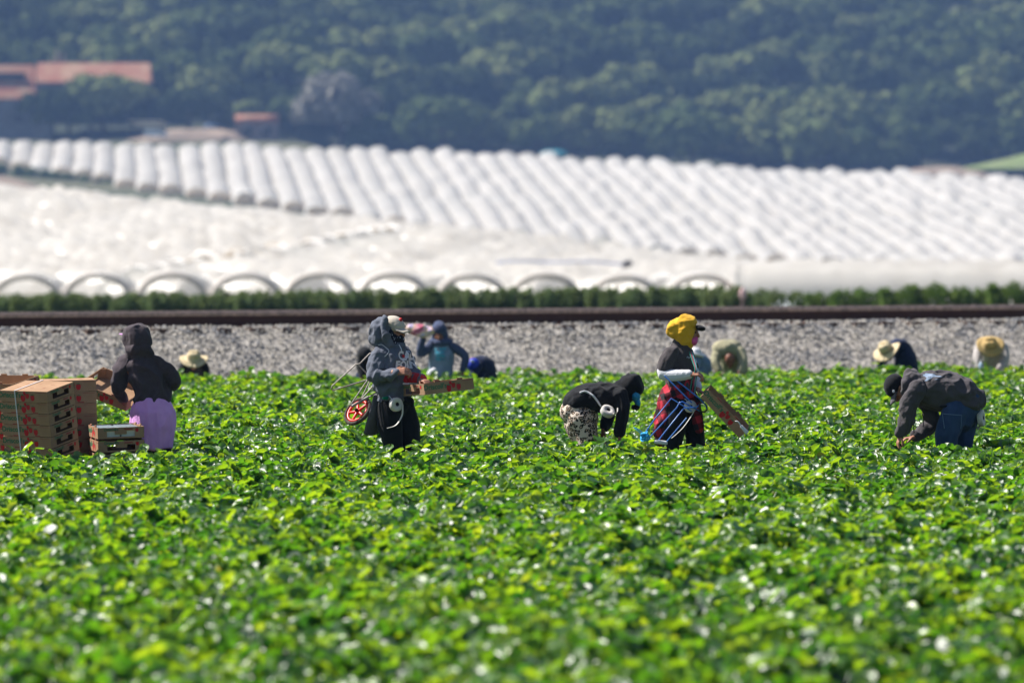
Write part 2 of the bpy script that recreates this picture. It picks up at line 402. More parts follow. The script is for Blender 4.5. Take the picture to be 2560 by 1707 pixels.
def make_plant(seed):
    r = random.Random(seed); P = []; tones = []
    nl = 26
    for i in range(nl):
        az = r.uniform(0, 2 * math.pi); rad = .26 * math.sqrt((i + .5) / nl) * r.uniform(.7, 1.15)
        h = (.27 - .42 * rad) * r.uniform(.72, 1.18)
        tip = Vector((math.cos(az) * rad, math.sin(az) * rad, h)); base = Vector((0, 0, 0)); tone = min(max(r.gauss(.45, .26), 0), .95)
        if r.random() < .006: tone = 1.2
        mid = base.lerp(tip, .5) + Vector((0, 0, .04)); 
        q = [base, mid, tip]; sd = Vector((-math.sin(az), math.cos(az), 0)) * .0022
        st = sheet([[p - sd, p + sd] for p in q]); P.append(st); tones += [.8] * len(st[0])
        tilt = r.uniform(-.25, 1.2); yaw = az + r.gauss(0, .7); roll = r.gauss(0, .45)
        Rm = Matrix.Rotation(yaw - math.pi / 2, 3, 'Z') @ Matrix.Rotation(-tilt, 3, 'X') @ Matrix.Rotation(roll, 3, 'Y')
        L = r.uniform(.052, .086)
        for a in (-1.15, 0, 1.15):
            v, f = leaflet(L * r.uniform(.88, 1.05), L * r.uniform(.85, 1.0), r.uniform(.0, .32), r.uniform(-.1, .35)); Ra = Matrix.Rotation(a, 3, 'Z')
            P.append(([tip + Rm @ (Ra @ p) for p in v], f)); tt = tone + r.uniform(-.06, .06); tones += [tt] * len(v)
    for i in range(3):                    # pale blossom and unripe fruit stalks
        az = r.uniform(0, 6.28); c = Vector((math.cos(az) * .2, math.sin(az) * .2, r.uniform(.16, .27))); e = ell(c, .010, nu=6, nv=4); P.append(e); tones += [1.04] * len(e[0])
    me = mesh_of(P); a = me.attributes.new('tone', 'FLOAT', 'POINT'); a.data.foreach_set('value', np.array(tones, dtype=np.float32)); me.materials.append(M['leaf'])
    return bpy.data.objects.new('strawberry_plant', me)
plants = [make_plant(100 + i) for i in range(8)]
CLEAR = []                                # (x, y, r) spots kept free of plants; filled below from the people and crates
def add_plants():
    pts, rot, scl, idx = [], [], [], []
    n = 0; area_pts = []
    y = 19.0
    while n < 17500:
        n += 1
        # more per square metre everywhere equal: sample y by width
        while True:
            yy = random.uniform(19, 90); w = .094 * yy + 3.5
            if random.random() < w / 12.2: break
        x = random.uniform(-w, w)
        if yy > field_edge_y(x) - .15: continue
        d = (Vector((x, yy, 0)) - fe0).dot(FN); ph = (d % 1.25) / 1.25
        c = abs(ph - .5) * 2                       # 0 at bed centre, 1 in furrow
        if c > .86 and random.random() < .8: continue
        if noise.noise(Vector((x * 2.1, yy * 1.6, 21))) < -.34: continue
        if any((x - a) ** 2 + ((yy - b) * .8) ** 2 < r * r for a, b, r in CLEAR): continue
        z = .12 * (1 - sm((c - .4) / .6)) + .06 * noise.noise(Vector((x * 1.3, yy * 1.3, 0)))
        pts.append((x, yy, z)); rot.append((random.gauss(0, .12), random.gauss(0, .12), random.uniform(0, 6.28)))
        scl.append(random.uniform(.88, 1.28) * (1 + .12 * noise.noise(Vector((x * .6, yy * .6, 9))))); idx.append(random.randrange(8))
    o = scatter('strawberry_plants', pts, rot, scl, idx, plants)
    tag(o, 'dense green strawberry plants covering the field around the pickers', 'strawberry plants', kind='stuff')
# ------------------------------------------------------------ plastic tunnels
def plastic():
    m = bpy.data.materials.new('tunnel_plastic'); m.use_nodes = True; n = m.node_tree.nodes; l = m.node_tree.links; b = n['Principled BSDF']
    tc = n.new('ShaderNodeTexCoord'); t = n.new('ShaderNodeTexNoise'); t.inputs['Scale'].default_value = .25; t.inputs['Detail'].default_value = 4; l.new(tc.outputs['Object'], t.inputs['Vector'])
    r = n.new('ShaderNodeValToRGB'); r.color_ramp.elements[0].position = .3; r.color_ramp.elements[0].color = (.72, .67, .61, 1); r.color_ramp.elements[1].position = .55; r.color_ramp.elements[1].color = (.93, .885, .83, 1)
    l.new(t.outputs['Fac'], r.inputs['Fac']); l.new(r.outputs[0], b.inputs['Base Color']); b.inputs['Roughness'].default_value = .35
    tr = n.new('ShaderNodeBsdfTranslucent'); tr.inputs['Color'].default_value = (.90, .88, .86, 1); mx = n.new('ShaderNodeMixShader'); mx.inputs[0].default_value = .52
    l.new(b.outputs[0], mx.inputs[1]); l.new(tr.outputs[0], mx.inputs[2]); l.new(mx.outputs[0], n['Material Output'].inputs['Surface']); return m
M['plastic'] = plastic()
M['end_panel'] = mat('end_panel_plastic', (.93, .93, .93), rough=.5, noise_sc=.6, col2=(.88, .89, .89), transl=.55, tcol=(.93, .95, .96))
M['end_tan'] = mat('end_panel_tan', (.62, .50, .36), rough=.7, noise_sc=.4, col2=(.75, .68, .58), transl=.35)
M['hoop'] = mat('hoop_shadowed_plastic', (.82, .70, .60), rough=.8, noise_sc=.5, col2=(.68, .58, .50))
def tunnel(a, b, hw, name, label, cat, group, gfn, step=2.6, nu=13, end='panel', seed=0, bulge=.12, lift=0.0, hgt=TH, und=0.0):
    """polytunnel from a to b (2-D), draped over the land; one cover, with its near end"""
    a, b = Vector(a), Vector(b); L = (b - a).length; d = (b - a) / L; pr = Vector((d.y, -d.x))
    n = max(2, int(L / step) * 2); base = Vector((a.x, a.y, gfn(a.x, a.y)))
    root = thing(name, label, cat, base, (0, 0, 0), group); g = []
    for i in range(n + 1):
        s = i / n * L; c = a + d * s; k = 1.0 if i % 2 == 0 else 1 - bulge * .35
        k2 = 1 + .05 * noise.noise(Vector((i * .9, seed * 5.1, 0))) + und * noise.noise(Vector((s / (17 if step > 5 else 5.5), seed * 5.1, 4)))
        if und: c = c + pr * ((.9 if step > 5 else .35) * noise.noise(Vector((s / 45, seed * .35, 8))))
        z0 = gfn(c.x, c.y) + lift; row = []
        for q in range(nu):
            an = math.pi * q / (nu - 1); cx = -math.cos(an); cz = math.sin(an) ** .8
            lo = (.15 if bulge > .4 else .08) * noise.noise(Vector((i * .55, q * .9, seed * 3.3)))
            w = hw * cx * (1 if abs(cx) > .98 else k); h = hgt * cz * k * k2 * (1 + lo)
            row.append(Vector((c.x + pr.x * w, c.y + pr.y * w, z0 + h - .3 * (1 if q in (0, nu - 1) else 0))))
        g.append(row)
    obj('tunnel_cover', [sheet(g)], M['plastic'], root)
    z0 = gfn(a.x, a.y) + lift
    def arc(sc, off):
        return [Vector((a.x + d.x * off + pr.x * hw * sc * -math.cos(math.pi * q / 24), a.y + d.y * off + pr.y * hw * sc * -math.cos(math.pi * q / 24), z0 + hgt * sc * math.sin(math.pi * q / 24) ** .8 - .02)) for q in range(25)]
    if end == 'open':
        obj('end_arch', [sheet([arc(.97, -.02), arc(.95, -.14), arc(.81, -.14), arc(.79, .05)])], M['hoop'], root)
    elif end:
        pa = arc(.97, .3 if end == 'panel' else .5); obj('end_panel', [sheet([pa, [Vector((p.x, p.y, z0 - .2)) for p in pa]])], M['end_tan'] if end == 'tan' else M['plastic'], root)
    return root
ORD = ['first', 'second', 'third', 'fourth', 'fifth', 'sixth', 'seventh', 'eighth', 'ninth', 'tenth', 'eleventh', 'twelfth', 'thirteenth', 'fourteenth', 'fifteenth', 'sixteenth', 'seventeenth']
TENS = {2: 'twenty', 3: 'thirty', 4: 'forty', 5: 'fifty', 6: 'sixty', 7: 'seventy'}
def ORDN(k):
    k += 1
    if k <= 17: return ORD[k - 1]
    if k <= 19: return ['eighteenth', 'nineteenth'][k - 18]
    return TENS[k // 10][:-1] + 'ieth' if k % 10 == 0 else TENS[k // 10] + '-' + ORD[k % 10 - 1]
arch = [-310, -123, 65, 245, 430, 615, 800, 985, 1181, 1366, 1562, 1758]
for i, px in enumerate(arch):
    p = W(px, 700, 508); x0 = p.x + random.uniform(-.08, .08)
    # runs back to the ends of the hill block or, further right, over the rise
    Lb = 12
    lab = 'white arched tunnel end behind the hedge, ' + (ORD[i - 2] + ' arch from the left' if i > 1 else ['just outside the left edge', 'farther outside the left edge'][i == 0])
    tunnel((x0, 508), (x0 - .02 * Lb, 508 + Lb), 3.35, 'field_tunnel', lab, 'plastic tunnel', 'front row of plastic tunnels', ground, step=3.2, end='open', seed=i, bulge=.15, lift=random.uniform(-.1, .22))
# tunnel lying across the view at the right end of the front row
for k in range(3):
    a = (20.2 + 2.5 * k, 508 + 7.2 * k); b = (75 + 3 * k, 501 + 7.2 * k)
    tunnel(a, b, 3.4, 'field_tunnel', 'greyish plastic tunnel lying side-on at right of the arches, ' + ['nearest the hedge', 'directly behind the nearest side-on one', 'rearmost of the side-on ones'][k], 'plastic tunnel', 'tunnels lying side-on at the right', lambda x, y: ground(x, 508), step=2.2, nu=17, end='panel', seed=40 + k, bulge=.3, lift=.9 + .15 * k, hgt=3.0)
# rows of the level field behind the arches, parallel to the hill rows, a lane apart
PV = Vector((-BU.y, BU.x)) * -1
k = 0
for q in range(0, 40):
    o_ = Vector((-40, 533)) + PV * (q * 6.9); run = []
    for s_ in np.arange(-200, 330, 2.0):
        p_ = o_ + BU * float(s_); e_, t_ = b_coords(p_.x, p_.y)
        if 533 < p_.y < 712 and p_.x < .093 * p_.y + 14 and (t_ < -1.2 or e_ > 104) and p_.x > -.093 * p_.y - 10: run.append(p_)
        elif run: break
    if len(run) < 5: continue
    tunnel(run[0], run[-1], 3.3, 'level_tunnel', 'rumpled white tunnel of the level field behind the arches, ' + ORDN(k) + ' row from the front', 'plastic tunnel', 'tunnels of the level field behind the arches', ground, step=2.4, nu=13, end='panel', seed=200 + k, bulge=.6, und=.30, hgt=2.7 + random.uniform(-.15, .2)); k += 1
# block on the small hill at left, running across the view
for k in range(-1, 16):
    e = 3 + k * 6.9; a = BE0 + BEV * e; L = 95
    a = a + BU * random.uniform(-1.0, 2.0)
    lab = 'rumpled white tunnel across the low hill at left, ' + (ORD[k] + ' row up from the arches' if k >= 0 else 'lowest row hidden behind the arches')
    tunnel(a, a + BU * L, 3.25, 'hill_tunnel', lab, 'plastic tunnel', 'tunnels across the low left hill', ground, step=2.6, nu=13, end='tan' if random.random() < .6 else 'panel', seed=60 + k, bulge=.6, und=.30, hgt=2.9)
# upper block: long ridges climbing the far slope
DIR = Vector((20.0, -285.0)).normalized()
px = -150.0; k = 0; sp = 6.6
x = W(-260, 400, 1790).x
while x < W(2700, 440, 1700).x + 1:
    pxt = 1280 + x / 1770 * F
    D0, zt = c_top(pxt); top = Vector((x, D0 + random.uniform(-6, 6)))
    s = 30.0                                       # walk down until the photo's lower edge
    while s < 420:
        q = top + DIR * s; qx = 1280 + q.x / q.y * F
        yy = 600 - (c_surf(q.x, q.y) - 1.4 - CAMZ) * F / q.y
        if yy > interp(qx, LO_Y) or qx > 2900: break
        s += 2
    b = top + DIR * s
    place = ORDN(k) + ' ridge from the left'
    gf = lambda X, Y: c_surf(X, Y) - TH
    tunnel(b, top, 3.5, 'slope_tunnel', 'white tunnel ridge climbing the far slope, ' + place, 'plastic tunnel', 'tunnel ridges on the far slope', gf, step=11, nu=11, end='tan' if random.random() < .75 else 'panel', seed=100 + k, bulge=.5, und=.62, hgt=3.05 + random.uniform(-.4, .45))
    x += sp + random.uniform(-.35, .35); k += 1
NRIDGE = k
# ------------------------------------------------------------ leafy shrubs between railway and tunnels
def leafy(nlobe, nleaf, size, leaf, seed, flat=1.0, zc=.55, core=.25):
    """foliage as many leaf-clump faces spread through lobes of a crown (unit: metres)"""
    r = np.random.default_rng(seed); V, Fc = [], []; k = 0
    for j in range(nlobe):
        az = r.uniform(0, 2 * math.pi); el = r.uniform(-.35, 1.2); rr = size * r.uniform(.35, .72)
        c = np.array([math.cos(az) * math.cos(el) * rr, math.sin(az) * math.cos(el) * rr, math.sin(el) * rr * flat + size * zc])
        lr = size * r.uniform(.28, .46)
        d = r.normal(size=(nleaf, 3)); d /= np.linalg.norm(d, axis=1)[:, None]; d[:, 2] = np.where(d[:, 2] < -.3, -d[:, 2], d[:, 2])
        p = c + d * (lr * r.uniform(.7, 1.05, (nleaf, 1))) * np.array([1, 1, .8])
        for q in range(nleaf):
            nrm = d[q] + r.normal(size=3) * .45; nrm /= np.linalg.norm(nrm); u = np.cross(nrm, r.normal(size=3)); u /= np.linalg.norm(u); v = np.cross(nrm, u)
            s = leaf * r.uniform(.6, 1.3)
            V += [tuple(p[q] + u * s), tuple(p[q] + v * s * .7), tuple(p[q] - u * s), tuple(p[q] - v * s * .7)]; Fc.append((k, k + 1, k + 2, k + 3)); k += 4
    me = bpy.data.meshes.new('crown'); me.from_pydata(V, [], Fc); me.update(); return me
def foliage_mat(nm, c, c2, transl=.3, sc=.5):
    return mat(nm, c, rough=.7, spec=.2, noise_sc=sc, col2=c2, transl=transl)
M['shrub'] = foliage_mat('shrub_leaves', (.095, .155, .06), (.17, .22, .065), .35, 1.5)
M['shrub_y'] = foliage_mat('shrub_yellow_leaves', (.15, .22, .03), (.10, .18, .03), .35, 1.5)
M['bark'] = mat('bark', (.09, .07, .06), noise_sc=3, bump=.5, bump_sc=8)
def trunk(h, r, seed, limbs=5, spread=.5):
    q = random.Random(seed); P = [tube([(0, 0, -.3 * h * .1), (q.uniform(-.05, .05) * h, 0, h * .5), (0, q.uniform(-.08, .08) * h, h)], [r, r * .75, r * .35], n=8, sub=3)]
    for i in range(limbs):
        az = q.uniform(0, 6.28); z = h * q.uniform(.4, .8); e = h * q.uniform(.3, .5)
        P.append(tube([(0, 0, z), (math.cos(az) * e * spread, math.sin(az) * e * spread, z + e * .5), (math.cos(az) * e * spread * 1.8, math.sin(az) * e * spread * 1.8, z + e)], [r * .5, r * .35, r * .15], n=6, sub=2))
    return mesh_of(P)
def cane(seed):
    r = np.random.default_rng(seed); V, Fc = [], []
    tops = r.uniform(.90, 1.06, 9)
    for i in range(2300):
        x = r.uniform(-.62, .62); y = r.uniform(-.45, .45); tp = 1.55 * np.interp(x, np.linspace(-.62, .62, 9), tops) * (1 - .25 * (y / .45) ** 2)
        z = tp * (1 - r.uniform(0, 1) ** 1.6 * .95); L = r.uniform(.08, .17); w = L * .34; az = r.uniform(0, 6.28); el = r.uniform(.2, 1.4)
        d = np.array([math.cos(az) * math.cos(el), math.sin(az) * math.cos(el), math.sin(el)]); sd = np.array([-math.sin(az), math.cos(az), 0]) * w; c = np.array([x, y, z]); k = len(V)
        V += [tuple(c - d * L * .5), tuple(c + sd), tuple(c + d * L * .5), tuple(c - sd)]; Fc.append((k, k + 1, k + 2, k + 3))
    me = bpy.data.meshes.new('foliage'); me.from_pydata(V, [], Fc); me.update(); return me
hedge_m = [cane(300 + i) for i in range(5)]
stem_m = [trunk(1.2, .05, 20 + i) for i in range(2)]
def plant_thing(name, label, cat, loc, crown, stem, cm, s, rz, group, cn='foliage', sn='stem', sz=None):
    t = thing(name, label, cat, loc, (0, 0, rz), group); t.scale = (s, s, sz or s)
    a = bpy.data.objects.new(cn, crown); COL.objects.link(a); a.parent = t
    b = bpy.data.objects.new(sn, stem); COL.objects.link(b); b.parent = t
    return t
for me in hedge_m: me.materials.append(None)
for me in stem_m: me.materials.append(M['bark'])
def with_mat(meshes, m):
    out = []
    for q in meshes:
        c = q.copy(); c.materials.clear(); c.materials.append(m); out.append(c)
    return out
hg, hy = with_mat(hedge_m, M['shrub']), with_mat(hedge_m, M['shrub_y'])
px = -260; n1 = n2 = 0
while px < 2900:
    D = 200 + random.uniform(-1.5, 3); yel = px > 2020
    top = interp(px, [(0, 740), (900, 728), (1500, 722), (1800, 718), (2000, 738), (2100, 722), (2560, 714)]) + random.uniform(-6, 5)
    p = W(px, top, D); gz = ground(p.x, D); h = (p.z - gz) / 1.55
    if yel: lab = 'yellow-green leafy shrub at the right end of the hedge row behind the rail'; grp = 'yellow-green shrubs at right of the hedge'
    else: lab = 'dark green leafy shrub in the hedge row between rail and arches'; grp = 'dark green shrubs of the hedge'
    plant_thing('leafy_shrub', lab, 'shrub', (p.x, D, gz), random.choice(hy if yel else hg), random.choice(stem_m), None, .95, random.choice((0, math.pi)) + random.uniform(-.2, .2), grp, sz=h)
    px += random.uniform(34, 50) if not yel else random.uniform(54, 76)
# ------------------------------------------------------------ woodland on the far hill
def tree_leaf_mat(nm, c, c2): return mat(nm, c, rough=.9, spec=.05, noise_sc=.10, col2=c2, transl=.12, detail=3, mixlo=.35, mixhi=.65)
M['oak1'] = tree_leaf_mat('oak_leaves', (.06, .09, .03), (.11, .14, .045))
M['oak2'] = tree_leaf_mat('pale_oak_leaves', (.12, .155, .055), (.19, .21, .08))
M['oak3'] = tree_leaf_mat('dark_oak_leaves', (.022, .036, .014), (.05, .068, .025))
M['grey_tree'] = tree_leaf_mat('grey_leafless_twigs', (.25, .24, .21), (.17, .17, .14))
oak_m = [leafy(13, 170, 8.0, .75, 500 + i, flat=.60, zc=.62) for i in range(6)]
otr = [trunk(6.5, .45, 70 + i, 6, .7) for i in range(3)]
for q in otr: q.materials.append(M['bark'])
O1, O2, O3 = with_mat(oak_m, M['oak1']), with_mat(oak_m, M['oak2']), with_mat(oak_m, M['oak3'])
LABT = [('oak_tree', 'mid-green round oak in the dense woodland on the far hillside', O1), ('oak_tree', 'paler green oak crown coloured as if catching the sun on the far wooded hillside', O2), ('oak_tree', 'very dark oak crown coloured as if in shade on the far wooded hillside', O3)]  # sunlit and shaded crowns are put in through pale and dark leaf colours
nt = 0
D = 1816.0; row = 0
while nt < 292 and D < 2330:
    w = D * .098; x = -w + (row % 2) * 7
    while x < w and nt < 292:
        xx = x + random.uniform(-3, 3); yy = D + random.uniform(-9, 9); pxx = 1280 + xx / yy * F
        x += random.uniform(14.5, 19.5)
        if row < 2 and (pxx < 760 or 2230 < pxx): continue        # yard and grass slope
        if row < 3 and pxx < 420: continue
        if row < 2 and 760 < pxx < 930: continue
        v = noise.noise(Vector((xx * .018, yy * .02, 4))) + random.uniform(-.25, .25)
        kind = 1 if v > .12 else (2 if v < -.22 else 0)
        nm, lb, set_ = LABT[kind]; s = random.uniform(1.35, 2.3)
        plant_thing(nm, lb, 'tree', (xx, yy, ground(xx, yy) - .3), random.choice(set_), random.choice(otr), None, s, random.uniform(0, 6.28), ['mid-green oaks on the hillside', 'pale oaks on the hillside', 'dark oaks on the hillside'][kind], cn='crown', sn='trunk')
        nt += 1
    D += 30 + row * 1.2; row += 1
M['wood_floor'] = mat('forest_floor', (.018, .028, .012), noise_sc=.03, col2=(.03, .035, .018))
g = [[Vector((x * (1 + (y - 1850) / 1500), y, ground(x * (1 + (y - 1850) / 1500), y) + .25)) for x in np.linspace(-250, 250, 60)] for y in np.linspace(1845, 2480, 45)]
obj('woodland_floor', [sheet(g)], M['wood_floor'], kind='structure')
def lone(px, py_top, D, s, mset, label, sz=None, rz=0):
    p = W(px, py_top, D); gz = ground(p.x, D); h = p.z - gz; k = h / 12.2
    return plant_thing('oak_tree', label, 'tree', (p.x, D, gz), mset, otr[0], None, k * s, rz, None, cn='crown', sn='trunk', sz=k)
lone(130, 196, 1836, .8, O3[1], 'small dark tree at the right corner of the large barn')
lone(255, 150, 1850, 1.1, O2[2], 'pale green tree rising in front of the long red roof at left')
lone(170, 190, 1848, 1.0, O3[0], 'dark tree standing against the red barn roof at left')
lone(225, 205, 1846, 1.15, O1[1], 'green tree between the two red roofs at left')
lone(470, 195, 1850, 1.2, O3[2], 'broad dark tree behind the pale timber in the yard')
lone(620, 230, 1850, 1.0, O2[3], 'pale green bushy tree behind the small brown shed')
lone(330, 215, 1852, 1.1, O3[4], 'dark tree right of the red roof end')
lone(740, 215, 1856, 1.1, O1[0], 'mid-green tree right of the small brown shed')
gt = with_mat(oak_m[:1], M['grey_tree'])[0]
lone(850, 128, 1818, .75, gt, 'pale grey dead-looking tree crown among the oaks left of centre')
p = W(145, 168, 1885); gz = ground(p.x, 1885); t = thing('bare_tree', 'slim pale bare trunk standing above the red barn roof', 'tree', (p.x, 1885, gz))
obj('trunk', mesh_of([tube([(0, 0, 0), (.3, 0, 9), (-.4, 0, 22)], [1.1, 1.0, .3]), tube([(0, 0, 12), (1.5, 0, 17), (2, 0, 21)], [.6, .5, .15]), tube([(.2, 0, 10), (-1.8, 0, 15), (-2.2, 0, 20)], [.5, .4, .1])]), mat('pale_bark', (.35, .28, .24), noise_sc=1), t, local=True)
# sunlit grass knoll and dirt at far right
M['grass_y'] = mat('dry_green_grass', (.17, .20, .075), noise_sc=.15, col2=(.15, .20, .06), bump=.5, bump_sc=3)
M['dirt'] = mat('dirt', (.33, .25, .19), noise_sc=.1, col2=(.22, .17, .13), bump=.4, bump_sc=1)
def mound(name, px0, px1, yb, yt, D, dep, m, seed, kind=None, skew=0.0):
    a = W(px0, yb, D); b = W(px1, yb, D); h = W(px0, yt, D).z - a.z; gr = []
    for j in range(9):
        v = j / 8; row = []
        for i in range(25):
            u = i / 24; e = math.sin(math.pi * min(max(u ** (1 - skew), 0), 1)) ** .7 if skew == 0 else min(1, u * 1.6) ** 1.3
            z = h * math.sin(math.pi * v) ** .8 * e * (1 + .25 * noise.noise(Vector((u * 7, v * 4, seed))))
            row.append(Vector((a.x + (b.x - a.x) * u, D + dep * v, a.z - .6 + z)))
        gr.append(row)
    return obj(name, [sheet(gr)], m, kind=kind)
mound('grass_bank', 2375, 2850, 418, 352, 1835, 24, M['grass_y'], 1, 'structure', skew=.5)
mound('dirt_bank', 2230, 2480, 436, 412, 1790, 10, M['dirt'], 2, 'structure')
mound('dirt_bank', 255, 760, 372, 316, 1822, 16, M['dirt'], 3, 'structure')
mound('dirt_bank', -420, 100, 470, 420, 1640, 26, M['dirt'], 4, 'structure')
# ditch plants under the left ends of the slope tunnels
dm = with_mat(hedge_m, M['shrub'])
for i in range(16):
    px = -60 + i * 34 + random.uniform(-8, 8)
    D = interp(px, [(0, 1700), (400, 1650)]); y = interp(px, LO_Y) + 12
    if px > 470: break
    p = W(px, y, D); gz = p.z - 3.4; plant_thing('ditch_shrub', 'low dark shrub in the ditch below the left tunnel ends', 'shrub', (p.x, D, gz), random.choice(dm), stem_m[0], None, 3.6, random.uniform(0, 6), 'dark shrubs in the ditch', sz=3.0)
# ------------------------------------------------------------ barns, sheds and vehicles at the foot of the wood
M['roof'] = mat('rusty_red_roof', (.30, .12, .07), rough=.85, noise_sc=.22, col2=(.38, .24, .15), mixlo=.4, mixhi=.7)
M['barnwall'] = mat('weathered_grey_wall', (.17, .18, .20), noise_sc=.3, col2=(.12, .12, .13))
M['darkgap'] = mat('dark_opening', (.02, .02, .025))
def barn(px0, px1, y_base, y_eave, y_ridge, D, dep, name, label, hip=6.0, extra=None):
    a, b = W(px0, y_base, D), W(px1, y_base, D); ze = W(px0, y_eave, D).z; zr = W(px0, y_ridge, D + dep / 2).z; x0, x1 = a.x, b.x; zb = min(a.z, b.z) - 2
    t = thing(name, label, 'barn', ((x0 + x1) / 2, D + dep / 2, zb))
    obj('wall', mesh_of([box(((x0 + x1) / 2, D + dep / 2, (zb + ze) / 2), (x1 - x0, dep, ze - zb))], False), M['barnwall'], t)
    o = .8; v = [Vector(p) for p in [(x0 - o, D - o, ze), (x1 + o, D - o, ze), (x1 + o, D + dep + o, ze), (x0 - o, D + dep + o, ze), (x0 + hip, D + dep / 2, zr), (x1 - hip * .2 if hip < 2 else x1 + 4.0, D + dep / 2, zr)]]
    v += [p - Vector((0, 0, .3)) for p in v[:4]]
    obj('roof', mesh_of([(v, [(0, 1, 5, 4), (1, 2, 5), (2, 3, 4, 5), (3, 0, 4), (0, 6, 7, 1), (1, 7, 8, 2), (2, 8, 9, 3), (3, 9, 6, 0), (6, 9, 8, 7)])], False), M['roof'], t)
    for i in range(4):
        wx = x0 + (x1 - x0) * (i + .5) / 4; w = obj('window', mesh_of([box((wx, D - .06, zb + (ze - zb) * .55), (2.4, .12, 2.2))], False), M['darkgap'], t)
    d = obj('door', mesh_of([box(((x0 + x1) / 2 + 1.5, D - .09, zb + 3.2), (3.6, .1, 4.2))], False), M['bark'], t)
    return t, x0, x1, ze, zr, zb
t, x0, x1, ze, zr, zb = barn(-190, 82, 345, 247, 163, 1838, 16, 'red_roofed_barn', 'large grey barn with rusty red roof and dark roof slot at far left', hip=0)
f = .45; obj('roof_opening', mesh_of([box((W(10, 194, 1842).x, 1838 + 16 * .5 * f + 1.2, ze + (zr - ze) * .66), (13, 3.2, 2.2))], False), M['darkgap'], t)
p = W(105, 262, 1836); obj('lean_to_roof', mesh_of([box((p.x, 1834, p.z), (6.6, 6, .4), Matrix.Rotation(.35, 3, 'X') @ Matrix.Rotation(.25, 3, 'Y'))], False), M['roof'], t)
obj('lean_to_wall', mesh_of([box((p.x, 1834.5, p.z - 6), (6, 4.4, 11))], False), M['barnwall'], t)
barn(90, 372, 262, 206, 158, 1872, 15, 'red_roofed_barn', 'long low barn with red roof reaching behind the trees at left', hip=0)
# timber, shed, cars in the yard
M['timber'] = mat('pale_timber', (.62, .55, .42), noise_sc=2, col2=(.5, .42, .3))
M['carwhite'] = mat('white_paint', (.75, .75, .76), rough=.25, spec=.5); M['carblue'] = mat('pale_blue_paint', (.32, .42, .60), rough=.25, spec=.5); M['carred'] = mat('faded_red_paint', (.62, .38, .33), rough=.35, spec=.5)
M['glass'] = mat('dark_glass', (.03, .035, .045), rough=.1, spec=.6); M['rubber'] = mat('tyre_rubber', (.03, .03, .03), rough=.85, bump=.2)
t = thing('timber_pile', 'pile of long pale timber beams in the yard below the trees', 'timber pile', W(375, 318, 1818))
for i in range(9):
    c = W(375 + random.uniform(-14, 16), 304 + (i % 3) * 5, 1818 + (i // 3) * 1.3); obj('beam', mesh_of([box(c, (9 + random.uniform(-2, 2), .8, .5), Matrix.Rotation(random.uniform(-.08, .08), 3, 'Z'))], False), M['timber'], t)
for b_ in (-3, 3): obj('bearer', mesh_of([box(W(375, 322, 1819.5) + Vector((b_, 0, -.4)), (.8, 5, 2.2))], False), M['bark'], t)
def car(px, py, D, rz, m, label, name='parked_car', L=4.6, H=1.5, van=False):
    b = W(px, py, D); t = thing(name, label, 'van' if van else 'car', b, (0, 0, rz)); hw = .88
    pr = [(-L / 2, .35), (-L / 2, .8), (-L * .3, .9), (-L * .2, H) , (L * .2, H), (L * .33, .95), (L / 2, .8), (L / 2, .35)] if not van else [(-L / 2, .35), (-L / 2, H), (L * .28, H), (L * .4, 1.1), (L / 2, 1.0), (L / 2, .35)]
    n = len(pr); v = [Vector((x, s * hw * (.86 if z > 1 else 1), z)) for s in (-1, 1) for x, z in pr]
    f = [tuple(range(n)), tuple(range(2 * n - 1, n - 1, -1))] + [(i, n + i, n + (i + 1) % n, (i + 1) % n) for i in range(n)]
    obj('body', mesh_of([(v, f)], False), m, t, local=True)
    for s in (-1, 1): obj('side_window', mesh_of([box((0 if not van else L * .22, s * hw * .90, H * .8), (L * (.4 if not van else .15), .12, H * .25))], False), M['glass'], t, local=True)
    obj('windscreen', mesh_of([box((L * .27 if not van else L * .34, 0, H * .8), (.12, 1.35, H * .36), Matrix.Rotation(-.7, 3, 'Y'))], False), M['glass'], t, local=True)
    for sx in (-.3, .3):
        for s in (-1, 1): obj('wheel', mesh_of([tube([(L * sx, s * .74, .33), (L * sx, s * .93, .33)], .33, n=14, sub=1)]), M['rubber'], t, local=True)
    return t
car(528, 322, 1824, .3, M['carblue'], 'pale blue car parked beside the brown shed in the yard', H=1.9, L=5.2)
car(392, 345, 1812, .05, M['carwhite'], 'long white van parked below the timber pile', 'parked_van', L=8, H=2.6, van=True)
car(884, 326, 1850, -.1, M['carwhite'], 'small white car at the wood edge, left of the two pale vehicles', L=6, H=2.2)
car(920, 322, 1852, .1, M['carred'], 'faded pink car in the middle of three at the wood edge', L=5.5, H=2.4)
car(962, 322, 1854, .0, M['carred'], 'tall pinkish van rightmost of three at the wood edge', 'parked_van', L=5, H=4.2, van=True)
p0, p1 = W(590, 352, 1826), W(694, 352, 1826); t = thing('yard_shed', 'small brown shed with two dark openings at the wood edge', 'shed', ((p0.x + p1.x) / 2, 1829, p0.z))
cx = (p0.x + p1.x) / 2; w = p1.x - p0.x
M['shed'] = mat('brown_boards', (.22, .14, .12), noise_sc=.6, col2=(.30, .26, .27))
obj('wall', mesh_of([box((cx, 1829, p0.z + 3), (w, 6, 7))], False), M['shed'], t)
obj('roof', mesh_of([tube([(cx - w / 2 - .3, 1829, p0.z + 6.4), (cx + w / 2 + .3, 1829, p0.z + 6.4)], [(3.3, 2.0), (3.3, 2.0)], side=(0, 1, 0), n=16, cap=False)]), M['roof'], t)
for s in (-.25, .22): obj('opening', mesh_of([tube([(cx + s * w, 1825.7, p0.z + 3.2), (cx + s * w, 1826.1, p0.z + 3.2)], 1.7, n=16)]), M['darkgap'], t)
